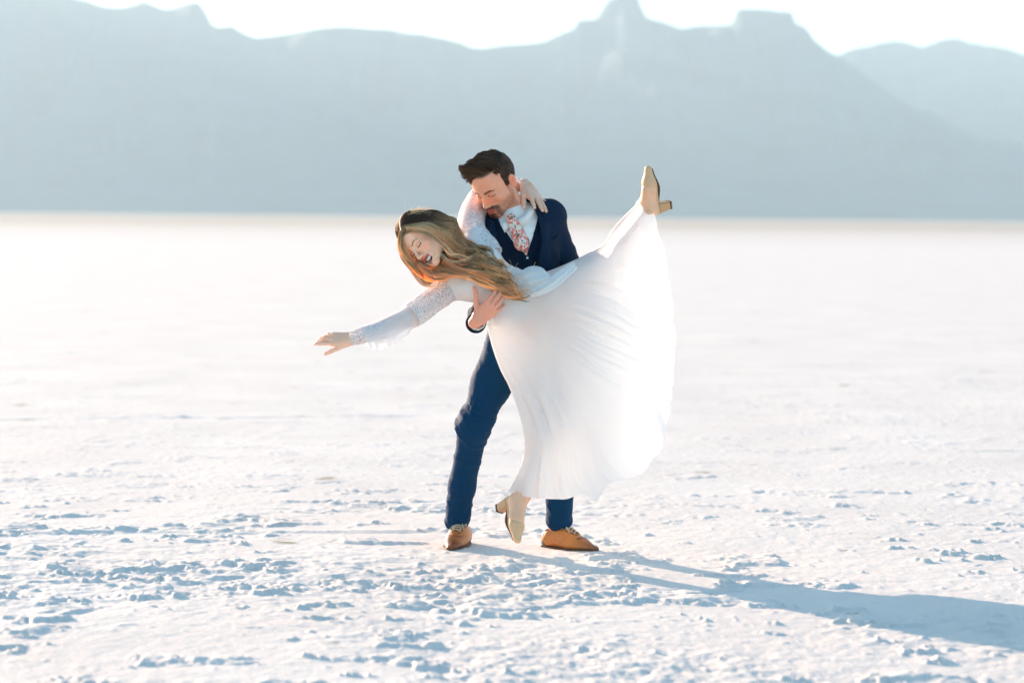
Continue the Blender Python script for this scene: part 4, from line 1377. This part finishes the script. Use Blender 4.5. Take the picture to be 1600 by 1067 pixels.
# ---- skirt
def skirt_layer(front, seed):
    ns, nv = 340, 190
    Wp = catmull([(846, 427), (826, 436), (806, 452), (784, 478), (762, 508)], ns)
    hem = [(1001, 312), (1014, 327), (1026, 344), (1037, 385), (1046, 430), (1052, 480), (1054, 530), (1054, 590), (1048, 650), (1036, 696), (1016, 728), (1000, 742), (982, 747), (960, 751), (944, 772), (934, 780), (915, 773), (885, 776), (862, 781), (835, 777), (812, 772), (799, 766)]
    if not front:
        hem = [(1001, 312), (1012, 326), (1022, 344), (1033, 385), (1044, 430), (1050, 480), (1056, 530), (1053, 590), (1040, 640), (1026, 680), (1008, 722), (990, 730), (975, 742), (958, 748), (940, 752), (925, 760), (905, 764), (880, 768), (860, 774), (835, 776), (812, 772), (799, 766)]
    Hm = catmull(hem, 2000)
    seg = np.concatenate([[0], np.cumsum(np.linalg.norm(np.diff(Hm, axis=0), axis=1))]); seg /= seg[-1]
    s = np.linspace(0, 1, ns); v = np.linspace(0, 1, nv)
    Hm = np.stack([np.interp(s, seg, Hm[:, 0]), np.interp(s, seg, Hm[:, 1])], 1)
    T = catmull([(846, 427), (868, 419), (893, 408), (915, 397), (944, 380), (956, 360), (974, 338), (1001, 312)], nv)
    B = catmull([(762, 508), (771, 543), (784, 578), (797, 603), (812, 640), (821, 675), (823, 700), (815, 735), (799, 766)], nv)
    S_, Vv = np.meshgrid(s, v, indexing='ij')
    S3, V3_ = S_[..., None], Vv[..., None]
    def coons(W_, H_, T_, B_):
        c00, c01, c10, c11 = W_[0], H_[0], W_[-1], H_[-1]
        return ((1 - V3_) * W_[:, None] + V3_ * H_[:, None] + (1 - S3) * T_[None] + S3 * B_[None]
                - (1 - S3) * (1 - V3_) * c00 - (1 - S3) * V3_ * c01 - S3 * (1 - V3_) * c10 - S3 * V3_ * c11)
    XY = coons(Wp, Hm, T, B)
    dW = np.linspace(-0.215, -0.25, ns)[:, None]
    dH = (0.16 * (1 - s) ** 2 + -0.20 * s ** 2 + 0.02 * np.sin(s * math.pi))[:, None]
    dT = np.interp(v, [0, 0.2, 0.55, 1], [-0.20, -0.14, 0.03, 0.16])[:, None]
    dB = np.interp(v, [0, 0.3, 0.6, 1], [-0.24, -0.26, -0.27, -0.20])[:, None]
    dy = coons(dW, dH, dT, dB)[..., 0]
    prof = np.sin(np.clip(S_, 0.0, 1) * math.pi) ** 0.5
    # depth of the cloth either side: hugs hips and legs, wide at the hem
    bul = prof * (0.105 + 0.06 * Vv * (1 - 0.5 * Vv))
    sgn = -1 if front else 1
    # folds run from the waist to the hem
    wob = 0.045 * np.sin(Vv * 3.1 + seed) * Vv + 0.07 * vnoise(np.stack([S_.ravel() * 4, Vv.ravel() * 2.5, 0 * S_.ravel() + seed], 1), 3).reshape(S_.shape)
    sq = S_ + wob
    f = 0
    for fr_, am, ph in ((2.1, 0.032, 0.4), (4.3, 0.026, 1.7), (9.1, 0.0100, 0.9), (17.7, 0.0030, 2.6)):
        w = np.sin(2 * math.pi * fr_ * sq + ph + seed + 1.2 * np.sin(3 * Vv + fr_))
        w = 1 - 2 * np.abs(w) ** 0.8 if fr_ > 5 else w
        f = f + am * w * (0.15 + 0.85 * vnoise(np.stack([S_.ravel() * fr_ * 0.6, Vv.ravel() * 2.2, 0 * S_.ravel() + fr_], 1), 7 + seed).reshape(S_.shape) ** 2 * 2.2)
    edge = sstep(0, 0.06, S_) * sstep(1, 0.94, S_)
    f = f * edge * (0.18 + 0.95 * Vv)
    dyy = dy + sgn * bul * sstep(-0.05, 0.25, Vv) + sgn * 0.050 * prof * (1 - sstep(-0.05, 0.25, Vv)) + f
    # hem flutter
    fl = sstep(0.8, 1.0, Vv) * edge
    X = XY[..., 0] + fl * 3.0 * np.sin(S_ * 55 + seed) * 0.6
    Y = XY[..., 1] + fl * 2.6 * np.sin(S_ * 71 + seed * 2 + 3 * np.sin(S_ * 9)) * (0.4 + np.sin(S_ * 13 + seed) ** 2)
    Yw = D + dyy
    V = np.stack([(X - 800) * Yw / FPX, Yw, CH - (Y - HOR) * Yw / FPX], -1).reshape(-1, 3)
    marg = np.minimum(0.0165 + 0.02 * Vv.ravel(), 0.022)
    V = push_out(V, leg_prims, marg, (0, sgn, 0), 14)   # keep the cloth outside hips and legs
    G = V[:, 1].reshape(ns, nv).copy()
    for _ in range(260):                                   # let it relax over them
        G[1:-1, 1:-1] = 0.2 * (G[1:-1, 1:-1] + G[2:, 1:-1] + G[:-2, 1:-1] + G[1:-1, 2:] + G[1:-1, :-2])
    wgt = (sstep(0.55, 0.15, Vv)).ravel()
    V[:, 1] = V[:, 1] * (1 - wgt) + np.where(sgn < 0, np.minimum(G.ravel(), V[:, 1] + 0.004), np.maximum(G.ravel(), V[:, 1] - 0.004)) * wgt
    V = push_out(V, leg_prims, marg * 0.8, (0, sgn, 0), 6)
    F = grid_faces(ns, nv)
    if front: F = F[:, ::-1]
    return V, F
Va, Fa = skirt_layer(True, 0.0); Vb, Fb = skirt_layer(False, 1.9)
V, F = joined([(Va, Fa), (Vb, Fb)])
skirt = build("skirt", V, F, mat_dress, bod)
# sash loops of sheer cloth at the hip
def ribbon(name, a, b, n=40, k=14, bow=0.03, mat=None, parent=None, seed=0.0):
    a = catmull(a, n); b = catmull(b, n)
    V = []
    for i in range(n):
        for j in range(k):
            u = j / (k - 1)
            p = a[i] * (1 - u) + b[i] * u
            p = p + np.array([0, -bow * math.sin(u * math.pi) + 0.006 * math.sin(u * 13 + i * 0.12 + seed), 0])
            V.append(p)
    return build(name, np.array(V), grid_faces(n, k), mat or mat_sheer, parent or bod)
mat_sash = cloth("blue_white_sheer", (0.84, 0.87, 0.88), 0.35, clear=0.10)
ribbon("sash", [P(806, 430, -0.30), P(826, 417, -0.31), P(846, 418, -0.31), P(860, 432, -0.31)],
               [P(800, 448, -0.34), P(824, 452, -0.35), P(842, 448, -0.35), P(858, 436, -0.33)], mat=mat_sash)
ribbon("sash", [P(806, 452, -0.33), P(830, 450, -0.34), P(858, 434, -0.33), P(896, 408, -0.24)],
               [P(808, 464, -0.355), P(836, 464, -0.365), P(868, 450, -0.36), P(902, 420, -0.30)], mat=mat_sash, seed=2)

# ---- bride's shoes
def pump(fr, heeldir):
    u = Shape(); u.fr = fr
    u.cap((0, 0.115, 0.022), (0, 0.150, 0.021), 0.031, 0.033, 0.02, flat=((0, 0, 1), 0.86))
    u.cap((0, 0.15, 0.020), (0, 0.208, 0.016), 0.033, 0.021, 0.02, flat=((0, 0, 1), 0.72))
    u.cap((0, 0.030, 0.020), (0, 0.030, 0.048), 0.0295, 0.026, 0.02)
    u.cap((0, 0.030, 0.004), (0, 0.13, 0.004), 0.028, 0.031, 0.01, flat=((0, 0, 1), 0.35))
    u.box((0, 0.082, 0.080), (0.06, 0.040, 0.040), 0.004, 0.008, op='-')
    u.ell((0, 0.03, 0.085), (0.027, 0.028, 0.03), 0.004, op='-')
    V, F = u.mesh(0.0024, 1)
    root = build("shoe", V, F, mat_beige, bride)
    so_ = Shape(); so_.fr = fr
    so_.cap((0, 0.03, -0.006), (0, 0.13, -0.006), 0.022, 0.026, 0.01, flat=((0, 0, 1), 0.13))
    so_.cap((0, 0.13, -0.006), (0, 0.200, 0.000), 0.028, 0.018, 0.01, flat=((0, 0, 1), 0.13))
    V, F = so_.mesh(0.0022, 1)
    build("sole", V, F, mat_sole, root)
    # block heel
    import bmesh
    bm = bmesh.new()
    hd_ = np.array(heeldir, float)
    top = [(-0.024, 0.006), (0.024, 0.006), (0.026, 0.056), (-0.026, 0.056)]
    bot = [(-0.019, 0.004), (0.019, 0.004), (0.020, 0.040), (-0.020, 0.040)]
    vt = [bm.verts.new(fr.w((x, y, 0.0))) for x, y in top]
    vb = [bm.verts.new(fr.w(np.array((x, y, -0.072)) + hd_)) for x, y in bot]
    bm.faces.new(vt); bm.faces.new(vb[::-1])
    for i in range(4):
        bm.faces.new((vt[i], vb[i], vb[(i + 1) % 4], vt[(i + 1) % 4]))
    bmesh.ops.recalc_face_normals(bm, faces=bm.faces)
    bmesh.ops.bevel(bm, geom=list(bm.edges), offset=0.006, segments=3, affect='EDGES')
    me = bpy.data.meshes.new("heel"); bm.to_mesh(me); bm.free(); me.materials.append(mat_wood if True else mat_beige)
    o = bpy.data.objects.new("heel", me); scene.collection.objects.link(o)
    o.parent = root; o.matrix_parent_inverse = root.matrix_world.inverted()
    tip = Shape(); tip.fr = fr
    tip.box(np.array((0, 0.022, -0.074)) + hd_, (0.020, 0.0185, 0.004), 0.002, 0.002)
    V, F = tip.mesh(0.0022, 0)
    build("heel_tip", V, F, mat_sole, root)
pump(FL, (0, 0.006, 0)); pump(FR, (0, 0.006, 0))

# ---- bride's hair
def bride_hair():
    lines, cols, rads = [], [], []
    m = 26
    dark = np.array([0.10, 0.045, 0.025]); mid = np.array([0.86, 0.50, 0.27]); gold = np.array([1.0, 0.72, 0.42]); pale = np.array([1.0, 0.84, 0.62])
    def lock(path, n, r, c0, c1, wave=0.006, wf=2.2, spread_end=1.0, rr=0.0012, seed=0, taper=0.3, stag=0.07):
        """a lock: n hairs in small clumps along a guide (px,py,dy), spreading within radius r (metres)"""
        g = catmull([P(*p) for p in path], m)
        T = np.gradient(g, axis=0); T /= np.linalg.norm(T, axis=1, keepdims=True)
        A = np.cross(T, (0, 1, 0)); A /= np.linalg.norm(A, axis=1, keepdims=True) + 1e-9
        Bn = np.cross(T, A)
        t = np.linspace(0, 1, m)
        nc = max(3, n // 14)
        for c in range(nc):
            oc = rng.normal(size=2) * r * 0.62
            ph = seed + rng.normal() * 0.9; wl = wave * rng.uniform(0.8, 2.3); wfc = wf * rng.uniform(0.8, 1.25)
            tone = rng.uniform(0.5, 1.6); sh_ = rng.normal() * 0.28
            ec = rng.uniform(0.78, 1.0)
            for _ in range(n // nc):
                o = oc * (0.75 + spread_end * 0.35 * t)[:, None] + (rng.normal(size=2) * 0.0038)[None] * (1 - 0.5 * t)[:, None]
                off_a = o[:, 0] + wl * np.sin(2 * math.pi * wfc * t + ph) * sstep(0.05, 0.35, t)
                off_b = o[:, 1] * 0.8 + wl * np.cos(2 * math.pi * wfc * t + ph * 1.3) * 0.8 * sstep(0.05, 0.35, t)
                L = g + A * off_a[:, None] + Bn * off_b[:, None]
                e = ec * rng.uniform(0.93, 1.0); s0 = rng.uniform(0, stag)
                L = np.stack([np.interp(s0 + t * (e - s0), t, L[:, a]) for a in range(3)], 1)
                lines.append(L)
                mixv = np.clip(t[:, None] * 1.1 + sh_ + rng.normal() * 0.08, 0, 1)
                cols.append((c0 * (1 - mixv) + c1 * mixv) * tone * rng.uniform(0.85, 1.15))
                rads.append(rr * rng.uniform(0.7, 1.3) * (1 - (1 - taper) * t ** 2) * (0.35 + 0.65 * sstep(0, 0.12, t)))
    # hairs over the crown, root at the parting, laid along the skull and gathered behind the neck
    fr = BH
    R = np.array([0.078, 0.102, 0.094]) ; C0 = np.array([0, -0.020, 0.034])
    def on_skull(az, el, lift=0.0):
        d = np.array([math.sin(az) * math.cos(el), math.cos(az) * math.cos(el), math.sin(el)])
        return fr.w(C0 + d * (R + lift))
    def surf(x, y):
        q1 = (x / R[0]) ** 2 + ((y - C0[1]) / R[1]) ** 2
        z1 = C0[2] + R[2] * math.sqrt(max(0.0, 1 - q1)) if q1 < 1 else -1
        q2 = (x / 0.060) ** 2 + ((y - 0.045) / 0.045) ** 2
        z2 = 0.040 + 0.051 * math.sqrt(max(0.0, 1 - q2)) if q2 < 1 else -1
        return max(z1, z2, 0.03)
    for i in range(3200):
        sgn = -1 if rng.random() < 0.60 else 1     # -x is her left, the side seen
        y0 = rng.uniform(-0.07, 0.080)
        x0 = sgn * rng.uniform(0.0, 0.006)
        yb = rng.uniform(-0.11, -0.02) if y0 < 0.05 else rng.uniform(-0.03, 0.030)
        lift = rng.uniform(0.001, 0.009)
        y1 = y0 * 0.93 + yb * 0.07; y2 = y0 * 0.78 + yb * 0.22
        p0 = (x0, y0, surf(x0, y0) - 0.002)
        pa = (sgn * 0.026, y1, surf(0.026, y1) + lift)
        p1 = (sgn * 0.056, y2, surf(0.056, min(y2, 0.058)) + lift * 0.7)
        p2 = (sgn * (0.083 + lift), y0 * 0.42 + yb * 0.58, 0.030)
        p3 = (sgn * (0.082 + lift), y0 * 0.2 + yb * 0.8 - 0.008, -0.030)
        p4 = (sgn * (0.072 + lift), yb - 0.022, -0.085)
        pts = [fr.w(p) for p in (p0, pa, p1, p2, p3, p4)]
        if sgn < 0:
            pts.append(P(722 + rng.normal() * 7, 400 + rng.normal() * 8, -0.36 + rng.normal() * 0.02))
        else:
            pts.append(P(686 + rng.normal() * 9, 431 + rng.normal() * 4, -0.36 + rng.normal() * 0.02))
        L = catmull(pts, m)
        L = L + sstep(0.3, 0.8, np.linspace(0, 1, m))[:, None] * 0.006 * np.sin(np.linspace(0, 9, m) + (yb * 90 + rng.normal() * 0.4))[:, None]
        lines.append(L)
        t = np.linspace(0, 1, m)[:, None]
        frontm = 1.0 if y0 > 0.050 else 0.0
        grp = float(vnoise(np.array([[y0 * 160, sgn * 3.0, yb * 40]]), 4)[0])
        tip = gold if (frontm or grp > 0.1) else mid
        st = 0.24 if frontm else 0.66
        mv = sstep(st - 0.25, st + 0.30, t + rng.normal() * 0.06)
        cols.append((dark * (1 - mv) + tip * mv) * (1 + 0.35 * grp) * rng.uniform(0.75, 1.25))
        rads.append(np.full(m, 0.0011) * rng.uniform(0.7, 1.2) * (1 - 0.6 * np.linspace(0, 1, m) ** 3))
    # long waves over the bodice to the waist
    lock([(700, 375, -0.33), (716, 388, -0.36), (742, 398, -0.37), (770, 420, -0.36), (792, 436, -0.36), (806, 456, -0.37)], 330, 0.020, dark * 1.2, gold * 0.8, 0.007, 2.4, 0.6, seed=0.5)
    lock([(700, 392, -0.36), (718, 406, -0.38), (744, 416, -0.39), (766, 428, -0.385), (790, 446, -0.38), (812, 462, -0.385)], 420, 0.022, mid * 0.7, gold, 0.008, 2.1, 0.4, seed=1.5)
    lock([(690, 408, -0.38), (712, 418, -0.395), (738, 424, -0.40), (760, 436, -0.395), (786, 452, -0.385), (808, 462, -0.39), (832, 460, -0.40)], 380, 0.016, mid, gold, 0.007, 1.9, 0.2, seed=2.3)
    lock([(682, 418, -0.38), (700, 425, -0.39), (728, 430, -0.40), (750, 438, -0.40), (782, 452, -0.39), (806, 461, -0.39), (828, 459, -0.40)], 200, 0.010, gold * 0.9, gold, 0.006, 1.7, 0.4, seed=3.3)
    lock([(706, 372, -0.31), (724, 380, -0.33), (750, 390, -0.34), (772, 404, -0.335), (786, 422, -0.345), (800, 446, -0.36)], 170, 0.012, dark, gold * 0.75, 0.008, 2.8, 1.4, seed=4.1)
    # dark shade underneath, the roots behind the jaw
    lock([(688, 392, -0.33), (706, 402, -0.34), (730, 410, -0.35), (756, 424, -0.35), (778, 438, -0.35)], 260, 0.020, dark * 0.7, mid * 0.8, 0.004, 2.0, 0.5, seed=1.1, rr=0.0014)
    # pale strands blown across her cheek and mouth
    lock([(634, 358, -0.40), (652, 361, -0.44), (674, 366, -0.45), (692, 382, -0.44), (702, 398, -0.43), (722, 404, -0.41), (744, 416, -0.41)], 120, 0.006, gold * 1.0, pale * 0.9, 0.004, 1.5, 1.2, seed=0.2, rr=0.0010)
    lock([(658, 416, -0.47), (674, 408, -0.475), (688, 398, -0.465), (700, 407, -0.45), (716, 409, -0.44), (740, 400, -0.43), (752, 386, -0.42)], 15, 0.0070, pale, pale, 0.0012, 1.3, 0.3, seed=0.9, rr=0.00045, stag=0.4)
    # golden fall on the far side of her face, towards the ground
    lock([(630, 360, -0.39), (626, 374, -0.40), (630, 392, -0.40), (640, 408, -0.395), (652, 421, -0.39), (664, 436, -0.38)], 230, 0.0085, gold * 0.8, gold, 0.004, 1.5, 1.8, seed=0.7)
    lock([(628, 372, -0.38), (632, 396, -0.38), (642, 416, -0.37), (656, 432, -0.37), (672, 440, -0.37), (692, 434, -0.38)], 230, 0.012, gold * 0.8, gold * 1.1, 0.005, 1.7, 1.6, seed=2.7)
    lock([(652, 412, -0.42), (664, 424, -0.42), (680, 430, -0.41), (700, 430, -0.40), (722, 428, -0.40), (744, 432, -0.40)], 200, 0.009, mid, gold, 0.006, 2.0, 1.2, seed=5.7)
    lock([(634, 386, -0.35), (646, 401, -0.36), (658, 410, -0.36), (674, 416, -0.36), (696, 420, -0.36)], 300, 0.013, mid, gold, 0.004, 1.5, 0.8, seed=6.1)
    # flyaways lit by the low sun
    for _ in range(2200):
        az = rng.uniform(-3.14, 3.14); el = rng.uniform(0.1, 1.5)
        if abs(az) < 1.3 and el < 0.9: continue
        dl = np.array([math.sin(az) * math.cos(el), math.cos(az) * math.cos(el), math.sin(el)])
        a = fr.w(C0 + dl * (R + 0.006))
        out = nrm(a - fr.w(C0))
        if out[1] < -0.45: continue
        d = nrm(out * rng.uniform(0.1, 0.45) + np.array([0.8, 0.2, -0.35]) + rng.normal(size=3) * 0.2)
        Ln = rng.uniform(0.015, 0.045)
        k1, k2 = rng.normal(size=3) * 0.35, rng.normal(size=3) * 0.35
        p1 = a + d * Ln * 0.35; p2 = p1 + nrm(d + k1) * Ln * 0.35; p3 = p2 + nrm(d + k1 + k2 + np.array([0.2, 0, -0.4])) * Ln * 0.35
        lines.append(catmull([a, p1, p2, p3], m)); cols.append(np.tile(pale * rng.uniform(0.7, 1.1), (m, 1))); rads.append(np.full(m, 0.00045))
    for _ in range(150):
        t0 = rng.uniform(0, 1)
        a = P(700 + 115 * t0, 380 + 68 * t0 + rng.normal() * 8, -0.40)
        d = nrm(np.array([0.8, -0.15, -0.55 + rng.normal() * 0.35]))
        Ln = rng.uniform(0.05, 0.12)
        k1, k2 = rng.normal(size=3) * 0.4, rng.normal(size=3) * 0.5
        p1 = a + d * Ln * 0.35; p2 = p1 + nrm(d + k1) * Ln * 0.35; p3 = p2 + nrm(d + k1 + k2) * Ln * 0.35
        lines.append(catmull([a, p1, p2, p3], m)); cols.append(np.tile(gold * rng.uniform(0.6, 1.3), (m, 1))); rads.append(np.full(m, 0.00045))
    cols = [np.broadcast_to(c, (m, 3)) for c in cols]
    V, F = tubes(np.array(lines), np.array(rads), 3)
    C = np.repeat(np.array(cols).reshape(-1, 3), 3, 0)
    # under-layer over the skull
    u = Shape(); u.fr = fr
    u.ell((0, -0.024, 0.034), (0.0775, 0.100, 0.090), 0.01)
    u.ell((0, 0.084, 0.012), (0.090, 0.056, 0.060), 0.008, op='-')
    u.box((0, 0.02, -0.09), (0.12, 0.12, 0.075), 0.01, 0.02, op='-')
    V2, F2 = u.mesh(0.003, 1)
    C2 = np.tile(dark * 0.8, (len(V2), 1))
    Va, Fa = joined([(V, F), (V2, F2)])
    return Va, Fa, np.concatenate([C, C2])
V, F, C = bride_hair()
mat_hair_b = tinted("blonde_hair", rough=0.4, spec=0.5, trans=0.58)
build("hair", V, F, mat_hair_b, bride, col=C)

# ---- jewellery
wd = nrm(b_wrL - P(800, 289, 0.105))
ring("bracelet", P(819, 290, 0.092), wd, 0.0275, 0.0250, 0.003, mat_metal, bride)
ring("bracelet", P(825, 295, 0.040), nrm(P(839, 314, -0.030) - P(821, 291, 0.055)), 0.0295, 0.0275, 0.002, mat_gold, bride)
ear = BH.w((-0.088, -0.004, -0.052))
ea = Shape(); ea.cap(ear, ear + np.array([0.0, -0.004, -0.022]), 0.0035, 0.006, 0.002)
V, F = ea.mesh(0.0018, 1)
build("earring", V, F, mat_gold, bride)
